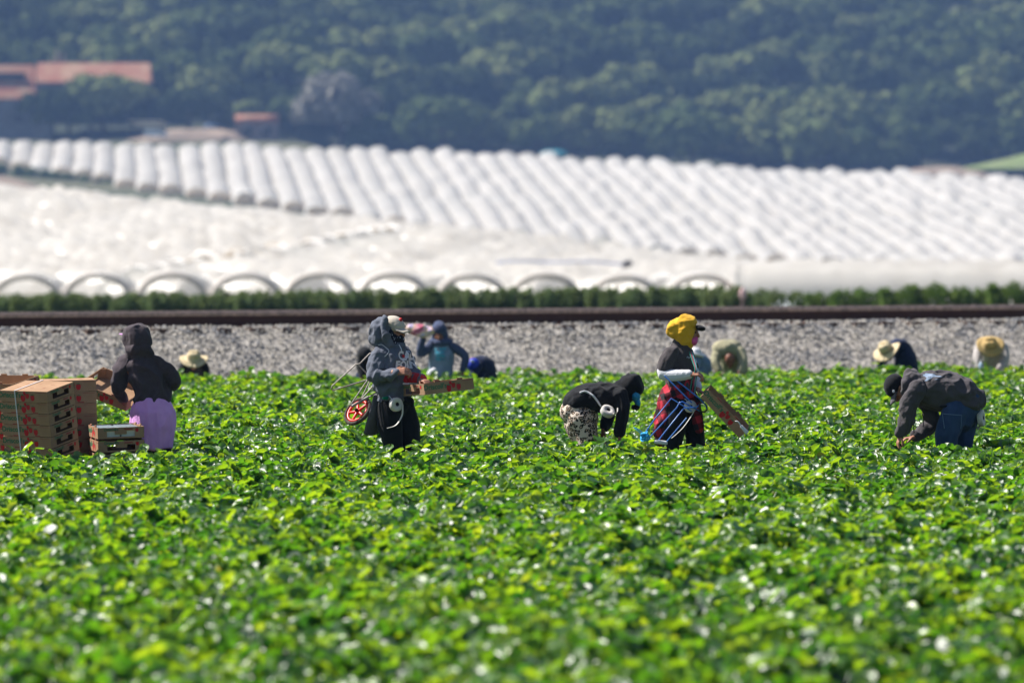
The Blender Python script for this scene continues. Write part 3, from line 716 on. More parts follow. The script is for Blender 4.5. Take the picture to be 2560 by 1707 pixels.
o = rebase(obj('turquoise_tarp', [ell(W(1385, 386, 1800), (4.5, 1.6, 1.3))], mat('turquoise_tarp', (.05, .35, .42), noise_sc=.8, col2=(.04, .25, .33)))); tag(o, 'turquoise tarpaulin heap showing above the far tunnel tops', 'tarp')
# small things round the arches
o = obj('shade_cloth', [sheet([[W(px, 664 + dy - 7 * math.sin((px - 1190) / 60.0) ** 2 - 6 * math.exp(-((px - 1370) / 60) ** 2), 505 + dd) for px in range(1240, 1575, 12)] for dy, dd in ((0, 0), (-4, .4), (-6, 1.2))])], mat('blue_grey_cloth', (.20, .22, .30), noise_sc=1)); rebase(o); tag(o, 'blue-grey strip of cloth draped across the tops of two arches', 'cloth')
o = rebase(obj('dark_bundle', blob([ell(W(1570, 659, 504.5), (.42, .3, .3)), ell(W(1562, 664, 504.5), (.3, .3, .22))], .06, 3), mat('dark_canvas', (.03, .03, .05), bump=.4))); tag(o, 'small dark bundle on top of the ninth arch', 'bundle')
p = W(1857, 735, 196); gz = ground(p.x, 196); t = thing('marker_post', 'short pinkish marker post in the hedge right of the arches', 'post', (p.x, 196, gz))
obj('post', [tube([(0, 0, -.1), (0, 0, p.z - gz)], .05)], mat('post_wood', (.25, .17, .16), noise_sc=5), t, local=True); obj('post_cap', [ell((0, 0, p.z - gz), (.12, .1, .22))], mat('pink_tape', (.75, .5, .5)), t, local=True)
p = W(1968, 778, 110); t = thing('sprinkler_head', 'white spraying sprinkler just behind the rail at right', 'sprinkler', (p.x, 110, ground(p.x, 110)))
hz = p.z - t.location.z
obj('riser', [tube([(0, 0, 0), (0, 0, hz)], .02)], M['rail_head'], t, local=True)
dr = [ell((random.gauss(0, .12), random.gauss(0, .1), hz + abs(random.gauss(.05, .09))), random.uniform(.006, .014), nu=6, nv=4) for _ in range(160)]
obj('spray', dr, mat('water_drops', (.85, .88, .9), rough=.1, transl=.4), t, local=True)
# ------------------------------------------------------------ people
def cloth(nm, c, c2=None, sc=14, bump=.25, rough=.9, sheen=.1):
    return mat(nm, c, rough=rough, spec=.15, noise_sc=sc, col2=c2 or tuple(q * .8 for q in c), bump=bump, bump_sc=70, sheen=sheen, mixlo=.3, mixhi=.7)
M['skin'] = mat('skin', (.42, .21, .14), rough=.5, spec=.35, noise_sc=30, col2=(.30, .13, .08))
M['skin_d'] = mat('skin_deep_and_shaded', (.26, .11, .07), rough=.5, spec=.35, noise_sc=30, col2=(.22, .09, .055))
M['eye'] = mat('eye', (.05, .035, .03), rough=.2, spec=.6)
M['charcoal'] = cloth('charcoal_fleece', (.075, .060, .072)); M['blackc'] = cloth('black_cloth', (.012, .013, .017))
M['slate'] = cloth('slate_fleece', (.13, .145, .19)); M['navyc'] = cloth('navy_cloth', (.02, .03, .075)); M['lav'] = cloth('lavender_cloth', (.80, .42, .86), (.72, .36, .80))
M['gold'] = cloth('mustard_cloth', (.75, .43, .03), (.66, .35, .025), bump=.15); M['white'] = cloth('white_cloth', (.72, .72, .76), (.66, .66, .72)); M['ash'] = cloth('ash_grey_cloth', (.075, .065, .07))
M['greyj'] = cloth('grey_jacket', (.13, .12, .14)); M['brownf'] = cloth('brown_grey_fleece', (.085, .076, .085)); M['cream'] = cloth('cream_cotton', (.62, .55, .47), bump=.1)
M['pinkc'] = cloth('pink_cloth', (.80, .13, .38)); M['beige'] = cloth('beige_knit', (.42, .38, .25), (.28, .27, .17), sc=6, bump=.6); M['bluesh'] = cloth('blue_shirt', (.16, .24, .36)); M['ltblue'] = cloth('light_blue_grey_cloth', (.24, .31, .43)); M['palesh'] = cloth('pale_shirt', (.50, .46, .45))
M['straw'] = mat('straw', (.66, .55, .36), rough=.75, noise_sc=25, col2=(.52, .41, .24), bump=.5, bump_sc=90); M['straw_g'] = mat('golden_straw', (.56, .40, .17), rough=.75, noise_sc=25, col2=(.42, .28, .10), bump=.5, bump_sc=90)
def band_mat():
    m = mat('bandana', (.015, .018, .035), rough=.9); n = m.node_tree.nodes; l = m.node_tree.links
    v = n.new('ShaderNodeTexVoronoi'); v.inputs['Scale'].default_value = 38; tc = n.new('ShaderNodeTexCoord'); l.new(tc.outputs['Object'], v.inputs['Vector'])
    r = n.new('ShaderNodeValToRGB'); r.color_ramp.interpolation = 'CONSTANT'; r.color_ramp.elements[0].color = (.35, .36, .45, 1); r.color_ramp.elements[1].position = .22; r.color_ramp.elements[1].color = (.012, .015, .03, 1)
    l.new(v.outputs['Distance'], r.inputs['Fac']); l.new(r.outputs[0], n['Principled BSDF'].inputs['Base Color']); return m
M['bandana'] = band_mat()
def leopard():
    m = mat('leopard_print', (.6, .5, .4), rough=.85); n = m.node_tree.nodes; l = m.node_tree.links; tc = n.new('ShaderNodeTexCoord')
    nz = n.new('ShaderNodeTexNoise'); nz.inputs['Scale'].default_value = 30; l.new(tc.outputs['Object'], nz.inputs['Vector'])
    mxv = n.new('ShaderNodeMix'); mxv.data_type = 'VECTOR'; mxv.inputs['Factor'].default_value = .02; l.new(tc.outputs['Object'], mxv.inputs[4]); l.new(nz.outputs['Color'], mxv.inputs[5])
    v = n.new('ShaderNodeTexVoronoi'); v.inputs['Scale'].default_value = 34; l.new(mxv.outputs[1], v.inputs['Vector'])
    r = n.new('ShaderNodeValToRGB'); E = r.color_ramp.elements; r.color_ramp.interpolation = 'CONSTANT'
    E[0].color = (.50, .36, .26, 1); E[1].position = .28; E[1].color = (.015, .012, .012, 1); e = E.new(.54); e.color = (.66, .55, .47, 1)
    l.new(v.outputs['Distance'], r.inputs['Fac']); l.new(r.outputs[0], n['Principled BSDF'].inputs['Base Color']); return m
def plaid():
    m = mat('red_black_plaid', (.4, .02, .03), rough=.9); n = m.node_tree.nodes; l = m.node_tree.links; tc = n.new('ShaderNodeTexCoord'); sp = n.new('ShaderNodeSeparateXYZ'); l.new(tc.outputs['Object'], sp.inputs[0])
    outs = []
    for a, b, sc in (('X', 'Z', 60), ('Z', 'X', 48)):
        q = n.new('ShaderNodeMath'); q.operation = 'MULTIPLY_ADD'; q.inputs[1].default_value = .35 if a == 'X' else -.35; l.new(sp.outputs[b], q.inputs[0]); l.new(sp.outputs[a], q.inputs[2])
        s = n.new('ShaderNodeMath'); s.operation = 'MULTIPLY'; s.inputs[1].default_value = sc; l.new(q.outputs[0], s.inputs[0])
        t = n.new('ShaderNodeMath'); t.operation = 'SINE'; l.new(s.outputs[0], t.inputs[0]); g_ = n.new('ShaderNodeMath'); g_.operation = 'GREATER_THAN'; g_.inputs[1].default_value = .15; l.new(t.outputs[0], g_.inputs[0]); outs.append(g_)
    ad = n.new('ShaderNodeMath'); ad.operation = 'ADD'; l.new(outs[0].outputs[0], ad.inputs[0]); l.new(outs[1].outputs[0], ad.inputs[1]); dv = n.new('ShaderNodeMath'); dv.operation = 'DIVIDE'; dv.inputs[1].default_value = 2; l.new(ad.outputs[0], dv.inputs[0])
    r = n.new('ShaderNodeValToRGB'); r.color_ramp.interpolation = 'CONSTANT'; E = r.color_ramp.elements; E[0].color = (.52, .03, .055, 1); E[1].position = .4; E[1].color = (.15, .015, .025, 1); e = E.new(.9); e.color = (.02, .015, .02, 1)
    l.new(dv.outputs[0], r.inputs['Fac']); l.new(r.outputs[0], n['Principled BSDF'].inputs['Base Color']); return m
M['leopard'] = leopard(); M['plaid'] = plaid()
M['denim'] = cloth('blue_denim', (.022, .045, .115), (.04, .075, .16), sc=7)
M['wood_tape'] = mat('paper_tape', (.62, .59, .56), rough=.6, noise_sc=20, col2=(.52, .50, .48)); M['green_p'] = mat('green_print', (.04, .17, .09)); M['red_p'] = mat('red_print', (.50, .025, .03)); M['brown_p'] = mat('brown_print', (.30, .06, .05))
M['card'] = mat('cardboard', (.40, .25, .155), rough=.85, spec=.15, noise_sc=6, col2=(.33, .20, .12), bump=.15, bump_sc=50)

def head_geo(c, f, u, s=1.0):
    Q = frame(f, u); c = Vector(c); P = lambda x, y, z: c + Q @ (Vector((x, y, z)) * s)
    L = [ell(P(0, -.012, .028), (.073 * s, .092 * s, .090 * s), Q), ell(P(0, .022, -.03), (.060 * s, .070 * s, .082 * s), Q), ell(P(0, .052, -.088), (.036 * s, .034 * s, .028 * s), Q),
         tube([P(0, .088, .005), P(0, .106, -.02), P(0, .108, -.034)], [.008 * s, .011 * s, .014 * s], n=8), ell(P(0, .087, -.060), (.025 * s, .012 * s, .010 * s), Q), ell(P(0, .072, .018), (.055 * s, .022 * s, .012 * s), Q)]
    for a in (-1, 1): L.append(ell(P(a * .074, -.005, -.012), (.010 * s, .022 * s, .032 * s), Q)); L.append(ell(P(a * .036, .066, -.028), (.020 * s, .018 * s, .018 * s), Q))
    return L
def eyes(root, c, f, u, s=1.0):
    Q = frame(f, u); c = Vector(c)
    for a in (-1, 1): obj('eye', [ell(c + Q @ Vector((a * .031, .083, .0)) * s, (.013 * s, .008 * s, .009 * s), Q, 10, 8)], M['eye'], root)
def hand_geo(w, d, n, sgn=1, curl=.5, s=1.0, pinch=False):
    w = Vector(w); d = Vector(d).normalized(); n = Vector(n); n = (n - d * n.dot(d)).normalized(); l = d.cross(n) * sgn
    L = [tube([w - d * .02, w + d * .03 * s, w + d * .075 * s], [(.026 * s, .021 * s), (.037 * s, .016 * s), (.040 * s, .013 * s)], side=l, n=10)]
    for i, (o, ln) in enumerate(((.029, .95), (.010, 1.05), (-.010, 1.0), (-.029, .8))):
        a = w + d * .078 * s + l * o * s; cur = a; ang = 0; pts = [a - d * .015]; pts.append(a)
        for sg in (.040, .026, .021):
            ang += curl * (1.0 + .13 * i) * (1.2 if pinch and i == 0 else 1)
            cur = cur + (d * math.cos(ang) + n * math.sin(ang)) * sg * ln * s; pts.append(cur)
        L.append(tube(pts, [.0098 * s, .0098 * s, .0092 * s, .0085 * s, .0075 * s], n=8, sub=2))
    t0 = w + d * .018 * s + l * .026 * s; t1 = t0 + (d * .6 + l * .6 + n * .3).normalized() * .042 * s; t2 = t1 + (d * .85 + n * .5 + l * .05).normalized() * .034 * s
    L.append(tube([w + l * .01, t0, t1, t2], [.014 * s, .014 * s, .011 * s, .009 * s], n=8, sub=2)); return L
def body(root, skin, head, hf, hu, spine, side, arms, legs, hands, vox=.0065, hs=1.0, foot=(0.3, -1, 0)):
    """one continuous figure: head, neck, trunk, arms with fingers, legs with feet"""
    head = Vector(head); P = head_geo(head, hf, hu, hs)
    P.append(tube([head - Vector(hu).normalized() * .06, spine[-1][0]], [.052, .056]))
    P.append(tube([q[0] for q in spine], [q[1] for q in spine], side=side))
    for a in arms: P.append(tube(a, [.040, .031, .024], n=10))
    for a in legs:
        P.append(tube(a, [.078, .052, .038], n=12)); fd = Vector(foot).normalized(); an = Vector(a[-1])
        P.append(tube([an + Vector((0, 0, -.02)) - fd * .04, an + fd * .07 + Vector((0, 0, -.045)), an + fd * .16 + Vector((0, 0, -.055))], [.038, .036, .024], n=10))
    for h in hands: P += hand_geo(*h)
    o = obj('body', blob(P, vox, 3), skin, root); return o
def dome(c, f, u, r, zc=0.0, n=14):
    """half-open crown of a cap or hat, as a closed thick shell"""
    Q = frame(f, u); c = Vector(c); return ell(c + Q @ Vector((0, 0, zc)), r, Q, 20, 12)
def ball_cap(root, c, f, u, m, s=1.0, brimdrop=.15, mb=None, cn='cap'):
    Q = frame(f, u); c = Vector(c); P = lambda x, y, z: c + Q @ (Vector((x, y, z)) * s)
    cr = blob([ell(P(0, -.012, .045), (.087 * s, .105 * s, .085 * s), Q), ell(P(0, .03, .035), (.078 * s, .072 * s, .062 * s), Q)], .008, 4)
    o = obj(cn, cr, m, root)
    rows = []
    for th in (0.004, -0.004):
        for v in np.linspace(0, 1, 7): rows.append([P(x * (.074 - .022 * v * v), .075 + v * .088 - .03 * (x * x), .022 - v * brimdrop * .14 - .016 * x * x + th) for x in np.linspace(-1, 1, 9)])
    rows = rows[:7] + rows[13:6:-1]; v, f_ = sheet(rows); n = 9; f_ += [tuple([i * n for i in range(14)])[::-1], tuple([i * n + n - 1 for i in range(14)])]; f_.append(tuple(range(n))); f_ = [q for q in f_ if len(q) < 14] 
    b = obj('brim', mesh_of([(v, f_)]), mb or m, o if False else root); return o
def straw_hat(name, label, c, u, m, rb=.19, rc=.088, hc=.115, band=None, f=(1, 0, 0), dip=.03):
    Q = frame(f, u); c = Vector(c); t = thing(name, label, 'hat', c)
    rows = []
    prof = [(rb, -.012), (rb * .8, -.002 - dip * .3), (rc * 1.08, .0), (rc * 1.02, .03), (rc, hc * .6), (rc * .85, hc * .93), (rc * .5, hc), (.004, hc * .86)]
    for r_, z_ in prof:
        rows.append([c + Q @ Vector((r_ * math.cos(a) * 1.0, r_ * math.sin(a) * 1.12, z_ - (dip * math.cos(2 * a) * (r_ / rb) ** 3 if r_ > rc * 1.1 else 0) - (.03 * math.exp(-(math.cos(a) / .35) ** 2) if z_ > hc * .9 else 0))) for a in np.linspace(0, 2 * math.pi, 33)])
    me = mesh_of([sheet(rows)]); o = obj('hat_shell', me, m, t); md = o.modifiers.new('thick', 'SOLIDIFY'); md.thickness = .005
    if band: obj('hat_band', [sheet([[c + Q @ Vector((rc * 1.05 * math.cos(a), rc * 1.05 * 1.12 * math.sin(a), z_)) for a in np.linspace(0, 2 * math.pi, 33)] for z_ in (.004, .030)])], band, t)
    return t
def ring(c, ax, Rr, r, n=40, k=10, a0=0, a1=2 * math.pi):
    ax = Vector(ax).normalized(); u = ax.orthogonal().normalized(); v = ax.cross(u); c = Vector(c)
    pts = [c + (u * math.cos(t) + v * math.sin(t)) * Rr for t in np.linspace(a0, a1, n)]
    V, Fq = [], []
    for i, p in enumerate(pts):
        rad = (p - c).normalized()
        for j in range(k):
            b = 2 * math.pi * j / k; V.append(p + rad * (math.cos(b) * (r[0] if hasattr(r, '__len__') else r)) + ax * (math.sin(b) * (r[1] if hasattr(r, '__len__') else r)))
    for i in range(n - 1):
        for j in range(k): Fq.append((i * k + j, i * k + (j + 1) % k, (i + 1) * k + (j + 1) % k, (i + 1) * k + j))
    return V, Fq
def tape_roll(label, c, ax, Ro, Ri, wd, tail, hang=None):
    c = Vector(c); ax = Vector(ax).normalized(); t = thing('tape_roll', label, 'tape roll', c); u = ax.orthogonal().normalized(); v = ax.cross(u); g = []
    for r_, h in ((Ri, -.5), (Ri, .5), (Ro * .97, .5), (Ro, .42), (Ro, -.42), (Ro * .97, -.5), (Ri, -.5)): g.append([c + ax * (h * wd) + (u * math.cos(a) + v * math.sin(a)) * r_ for a in np.linspace(0, 2 * math.pi, 29)])
    obj('roll', [sheet(g)], M['wood_tape'], t)
    obj('core', [ring(c, ax, Ri, (.004, wd * .51), 24, 8)], M['darkgap'], t)
    T_ = [Vector(p) for p in tail]; o = obj('loose_end', [tube(T_, (.003, wd * .28), side=None, n=8)] if False else [tube(T_, [(wd * .30, .003)] * len(T_), side=(ax + Vector((.0, 0, .001))), n=8, sub=5)], M['wood_tape'], t)
    if hang: obj('hanging_cord', [tube([Vector(p) for p in hang], .005, n=6)], M['hangc'], t)
    return t
M['hangc'] = mat('pale_cord', (.45, .5, .6)); M['steel'] = mat('galvanised_rod', (.42, .39, .37), rough=.55, metal=.3, noise_sc=12, col2=(.30, .25, .22)); M['bluerod'] = mat('blue_painted_rod', (.03, .13, .50), rough=.35, spec=.5, noise_sc=12, col2=(.04, .20, .62)); M['redpl'] = mat('red_plastic', (.80, .018, .01), rough=.35, spec=.5); M['tyre'] = mat('muddy_tyre', (.11, .085, .07), rough=.95, noise_sc=20, col2=(.05, .04, .035), bump=.5, bump_sc=30)
M['bluerope'] = mat('bright_blue_rope', (.02, .33, .70), rough=.6, noise_sc=30, col2=(.03, .45, .80))
def ground_clear(p, r): CLEAR.append((p.x, p.y, r))

# ================= picker 1: seen from behind, dark hoodie, lavender cloth =================
D = 53.3; p = lambda x, y, d=0: W(x, y, D + d)
root = thing('person', 'person seen from behind in dark hood and lavender cloth beside the stacked trays', 'person', Vector((p(380, 1100).x, D, 0)))
hd = p(341, 846, .02)
body(root, M['skin_d'], hd, (-.45, .88, -.12), (0, -.05, 1), [(p(382, 1010), (.14, .11)), (p(372, 960), (.12, .09)), (p(352, 915), (.15, .10)), (p(345, 893), (.10, .07))], (1, .25, 0),
     [[p(305, 907), p(296, 957, .02), p(303, 998, .14)], [p(397, 905), p(437, 952, .02), p(415, 962, .24)]],
     [[p(362, 1025), p(366, 1130, .03), Vector((p(368, 1100).x, D, .09))], [p(404, 1025, .02), p(406, 1130, .05), Vector((p(408, 1100).x, D + .05, .09))]],
     [(p(303, 1001, .15), (.05, .75, -.3), (.8, .1, .5), 1, .6), (p(413, 962, .25), (-.6, .7, -.1), (0, .2, -1), 1, .5)], foot=(-.3, 1, 0))
H = [tube([p(381, 1000), p(378, 975), p(366, 935), p(352, 905), p(346, 890)], [(.165, .125), (.17, .13), (.175, .125), (.165, .11), (.10, .08)], side=(1, .2, 0)),
     tube([p(312, 904), p(300, 935, -.01), p(297, 962, .01), p(304, 997, .12)], [.072, .068, .062, .046]), tube([p(392, 905), p(425, 935), p(437, 955, .04), p(414, 966, .22)], [.072, .066, .060, .045]),
     tube([p(380, 1001), p(380, 990)], [(.17, .13), (.172, .132)], side=(1, .2, 0), cap=False)]
hood = [ell(p(342, 847, .01), (.122, .14, .142), Matrix.Rotation(-.1, 3, 'Y')), ell(p(345, 872, -.03), (.115, .11, .06)), ell(p(360, 850, -.055), (.055, .05, .08)), tube([p(327, 884, -.02), p(365, 884, -.04)], .06), ell(p(346, 888, 0), (.10, .10, .07))]
o1 = obj('hoodie', blob(H + hood, .008, 5, fold=.026, fs=7, st=(1, 1, .7), fine=.003, seed=1), M['charcoal'], root)
sk = [tube([p(383, 996), p(382, 1030), p(383, 1065), p(384, 1122)], [(.155, .125), (.205, .165), (.215, .17), (.18, .15)], side=(1, .15, 0), n=18, cap=False)]
obj('lavender_wrap', blob(sk, .009, 6, fold=.014, fs=8, st=(1.2, 1.2, .35), fine=.002, seed=2), M['lav'], root)
obj('trousers', blob([tube([p(364, 1060), Vector((p(367, 1100).x, D + .02, .08))], [.095, .07]), tube([p(404, 1060, .03), Vector((p(407, 1100).x, D + .05, .08))], [.095, .07])], .012, 4, fold=.006), M['navyc'], root)
c = hd + Vector((-.09, .05, .06)); obj('cap_brim', [ell(hd + Vector((-.118, .075, .03)), (.05, .05, .010), Matrix.Rotation(.25, 3, 'Y')), ell(hd + Vector((-.09, .04, .0)), (.04, .05, .06))], M['lav'], root)
ground_clear(Vector((p(383, 1100).x, D, 0)), .33)

# ================= picker 2: slate hoodie, cream cap, carrying tray and cart =================
D = 52.4; p = lambda x, y, d=0: W(x, y, D + d)
f2 = Vector((.80, -.60, 0)); l2 = Vector((.6, .8, 0))
root2 = thing('person', 'person in slate hoodie and cream cap carrying an open tray and a wheel cart', 'person', Vector((p(992, 1100).x, D, 0)))
hd = p(984, 829); hf = Vector((.88, -.46, .0)); hu = Vector((.08, 0, 1))
body(root2, M['skin'], hd, hf, hu, [(p(985, 995), (.14, .11)), (p(984, 955), (.12, .10)), (p(984, 900), (.15, .10)), (p(981, 868), (.10, .07))], l2,
     [[p(952, 885, -.12), p(936, 940, -.16), p(986, 931, -.27)], [p(1008, 885, .10), p(1036, 940, -.05), p(1053, 950, -.2)]],
     [[p(974, 1015, -.06), p(978, 1110, -.05), Vector((p(985, 1).x, D - .02, .09))], [p(1002, 1015, .06), p(1024, 1105, .06), Vector((p(1028, 1).x, D + .12, .09))]],
     [(p(988, 930, -.28), (.95, -.1, .10), (.1, .75, -.6), 1, .5, 1.12, True), (p(1054, 950, -.22), (.5, -.75, -.1), (.1, 0, -1), -1, .6)], foot=(.9, -.4, 0), vox=.005)
eyes(root2, hd, hf, hu)
H = [tube([p(985, 988), p(983, 965), p(983, 925), p(985, 895), p(982, 872), p(980, 858)], [(.175, .145), (.195, .165), (.185, .15), (.185, .14), (.135, .10), (.07, .07)], side=l2, n=18),
     tube([p(955, 888, -.10), p(940, 915, -.14), p(935, 941, -.16), p(958, 940, -.22), p(984, 932, -.265)], [.078, .070, .064, .060, .042]), tube([p(1005, 885, .10), p(1026, 918, .04), p(1038, 941, -.03), p(1053, 950, -.17)], [.070, .062, .055, .040]),
     tube([p(984, 992), p(984, 984)], [(.172, .142), (.176, .146)], side=l2, cap=False)]
hood = [ell(p(956, 829, .01), (.112, .125, .128), Matrix.Rotation(.25, 3, 'Y')), tube([p(945, 855, -.03), p(975, 866, -.07), p(999, 866, -.05)], [.055, .055, .035]), tube([p(950, 855, .06), p(980, 866, .08)], .055), ell(p(948, 845, 0), (.08, .11, .07)),
        tube([p(962, 800, -.08), p(960, 830, -.125), p(978, 860, -.11)], [.028, .028, .03])]
hoodie2 = obj('hoodie', blob(H + hood, .0075, 4, fold=.024, fs=9, st=(1, 1, .9), fine=.003, seed=4), M['slate'], root2)
ball_cap(root2, hd + Vector((0, 0, .012)), hf, hu, M['cream'], 1.06, brimdrop=.22)
obj('cap_badge', [ell(p(1002, 799, -.045), (.016, .02, .018))], M['red_p'], root2)
Q = frame(hf, hu); hp = lambda x, y, z: hd + Q @ Vector((x, y, z))
obj('bandana', blob([ell(hp(0, .022, -.062), (.074, .080, .062), Q), ell(hp(0, .06, -.075), (.045, .052, .055), Q), ell(hp(0, -.02, -.02), (.083, .070, .085), Q), tube([hp(.072, .0, .02), hp(.07, .03, -.08), hp(.03, .06, -.13)], [.02, .024, .015])], .007, 3, fold=.004, fs=16), M['bandana'], root2)
LG = [tube([p(985, 988), p(986, 1012)], [(.165, .14), (.17, .145)], side=l2), tube([p(974, 1010, -.06), p(974, 1060, -.07), p(982, 1110, -.05), Vector((p(985, 1).x, D - .02, .06))], [.115, .118, .095, .085]), tube([p(1000, 1010, .06), p(1017, 1055, .05), p(1026, 1105, .06), Vector((p(1028, 1).x, D + .12, .06))], [.118, .112, .092, .08])]
obj('trousers', blob(LG, .009, 5, fold=.006, fs=7, st=(1, 1, .3), seed=6), M['blackc'], root2)
obj('waist_jacket', blob([tube([p(947, 992, -.02), p(942, 1030, -.03), p(929, 1082, 0)], [(.08, .022), (.11, .024), (.12, .022)], side=l2), tube([p(940, 990, -.03), p(975, 996, -.17), p(1005, 1000, -.16)], .022)], .008, 4, fold=.007, fs=9), M['greyj'], root2)
obj('belt_pouch', blob([tube([p(1015, 1001, -.12), p(1026, 1003, -.1), p(1030, 1012, -.1)], [.035, .04, .02])], .008, 3), M['blackc'], root2)
obj('green_cloth', blob([ell(p(966, 995, -.17), (.04, .02, .017))], .006, 2), mat('green_cloth', (.0, .16, .09)), root2)
bv = bvh_world(hoodie2); xa = Vector((.82, .57, 0)); ya = Vector((.05, -.0, 1))
tx = project(bm_piece(text_bm('CALI', .108, sub=.02, bold=.006)), p(1006, 889), xa, ya, bv); tx2 = project(bm_piece(text_bm('FORNIA', .095, sub=.02, bold=.005)), p(1013, 911), xa, ya, bv)
st = [(math.cos(a) * r_, math.sin(a) * r_) for a, r_ in [(math.pi / 2 + i * math.pi / 5, .026 if i % 2 == 0 else .011) for i in range(10)]]
star = project(bm_piece(poly(st, .012)), p(991, 889), xa, ya, bv, .007); bear = [(-.085, -.03), (-.06, .03), (.02, .045), (.08, .035), (.1, -.01), (.07, -.055), (.0, -.045), (-.05, -.06)]
bear = project(bm_piece(poly(bear, .02)), p(1009, 941), xa, ya, bv, .004); bar = project(bm_piece(poly([(-.09, -.008), (.09, -.008), (.09, .008), (-.09, .008)], .02)), p(1010, 957), xa, ya, bv, .004)
obj('hoodie_print', [tx, tx2, bar], M['white'], root2); obj('hoodie_star', [star, bear], M['red_p'], root2)
obj('drawstring', [tube([p(998, 862, -.15), p(1003, 872, -.18), p(1004, 880, -.19)], .004, n=6)], M['white'], root2)
obj('piping', [tube(project(([Vector((x * .271 / 73, y * .271 / 73, 0)) for x, y in ((-8, 6), (0, 7), (10, 0), (18, -8), (14, -16), (8, -22))], []), p(955, 868), (1, 0, 0), (0, 0, 1), bv, .002)[0], .0035, n=6)], M['white'], root2)
ground_clear(Vector((p(1000, 1).x, D + .05, 0)), .36)
rc = p(990, 1011, -.27)
tape_roll('cream tape roll hanging at the hip of the person in slate hoodie', rc, (.55, -.83, .12), .063, .018, .05, [rc + Vector((.06, -.01, .0)), p(1005, 1038, -.28), p(990, 1062, -.29), p(968, 1070, -.3)], [rc + Vector((0, 0, .02)), p(982, 1000, -.24), p(973, 990, -.2)])
def cart(label, rods, m, r=.0065):
    base = min((q for rd in rods for q in rd), key=lambda q: q.z); t = thing('wheel_cart', label, 'cart', Vector(base))
    for rd in rods:
        obj('frame_rod', [tube(rd, r, n=8, sub=1)], m, t)
    return t
cp = lambda x, y, d=0: W(x, y, D + d)
ct = cart('bent steel rod picking cart with red spoked wheel slung behind the person in slate hoodie',
          [[cp(940, 878, -.02), cp(924, 884, -.02), cp(900, 909, -.05), cp(890, 911, -.05), cp(831, 964, -.05), cp(828, 972, -.05), cp(831, 976, -.04), cp(919, 949, .02), cp(935, 943, .05)], [cp(894, 910, .12), cp(917, 934, .12), cp(940, 950, .1)],
           [cp(932, 935, -.1), cp(919, 950, -.1), cp(882, 1004, -.12), cp(877, 1012, -.12), cp(880, 1017, -.12), cp(886, 1014, -.12)], [cp(928, 945, .08), cp(904, 995, .06)], [cp(940, 958, -.06), cp(932, 966, -.06), cp(906, 995, -.08)], [cp(950, 976, .06), cp(936, 984, .06), cp(914, 997, .04)]], M['steel'])
wc = cp(894.6, 1028, 0); nrm = (Vector((-.70, 0, .72)) * .80 + Vector((0, -1, 0)) * .6).normalized()
obj('fork_bar', [tube([cp(882, 1014, -.08), cp(920, 993, 0)], .014, n=8)], M['steel'], ct)
wh = obj('tyre', [ring(wc, nrm, .136, (.017, .020), 48, 12)], M['tyre'], ct)
u = nrm.orthogonal().normalized(); v = nrm.cross(u)
rm = obj('wheel_rim', [ring(wc, nrm, .108, (.013, .016), 40, 8)], M['redpl'], ct)
for k in range(5):
    a = 2 * math.pi * k / 5 + .4; e = wc + (u * math.cos(a) + v * math.sin(a)) * .105; obj('spoke', [tube([wc, e], [.016, .012], n=8, sub=1)], M['redpl'], ct)
obj('hub', [tube([wc - nrm * .03, wc + nrm * .03], .017, n=12)], M['rail_web'], ct)

# ================= picker 3: bent, black top, leopard trousers =================
D = 54.6; p = lambda x, y, d=0: W(x, y, D + d)
root3 = thing('person', 'person bending over the plants in black hoodie, leopard print trousers and bright blue mask', 'person', Vector((p(1455, 1).x, D, 0)))
hd = p(1576, 968); hf = Vector((.62, -.3, -.78)); hu = Vector((.7, 0, .62))
sp = [(p(1448, 1030), (.14, .11)), (p(1480, 1000), (.125, .10)), (p(1525, 985), (.15, .10)), (p(1552, 975), (.09, .07))]
gz3 = lambda x, d, z=.09: Vector((p(x, 1).x, D + d, z))
body(root3, M['skin_d'], hd, hf, hu, sp, (0, 1, 0), [[p(1553, 992, -.14), p(1556, 1038, -.16), p(1549, 1082, -.18)], [p(1535, 1000, .14), p(1524, 1042, .14), p(1508, 1074, .05)]],
     [[p(1448, 1050, -.1), p(1462, 1120, -.12), gz3(1448, -.1)], [p(1450, 1050, .1), p(1468, 1118, .12), gz3(1458, .12)]],
     [(p(1549, 1084, -.18), (0, -.1, -1), (-.8, .2, 0), 1, .5), (p(1508, 1076, .05), (-.2, -.1, -1), (.8, .2, 0), 1, .5)], foot=(1, -.1, 0))
H = [tube([p(1436, 1008), p(1462, 997), p(1498, 993), p(1530, 990), p(1556, 980)], [(.175, .115), (.19, .135), (.195, .145), (.185, .13), (.12, .09)], side=(0, 1, 0), n=18),
     tube([p(1548, 990, -.13), p(1556, 1015, -.16), p(1553, 1045, -.17), p(1549, 1080, -.18)], [.080, .066, .060, .052]), tube([p(1530, 1000, .12), p(1522, 1042, .13), p(1511, 1066, .07)], [.075, .058, .046])]
hood = [ell(p(1573, 962), (.100, .115, .105), Matrix.Rotation(-.5, 3, 'Y')), ell(p(1584, 952), (.072, .10, .066)), ell(p(1590, 946), (.035, .07, .03)), tube([p(1552, 970), p(1565, 985)], .085), ell(p(1592, 964), (.056, .10, .085), Matrix.Rotation(-.3, 3, 'Y')), ell(p(1590, 1018), (.04, .07, .020))]
h3 = obj('hoodie', blob(H + hood, .008, 5, fold=.014, fs=9, fine=.002, seed=8), M['blackc'], root3)
Q = frame(hf, hu)
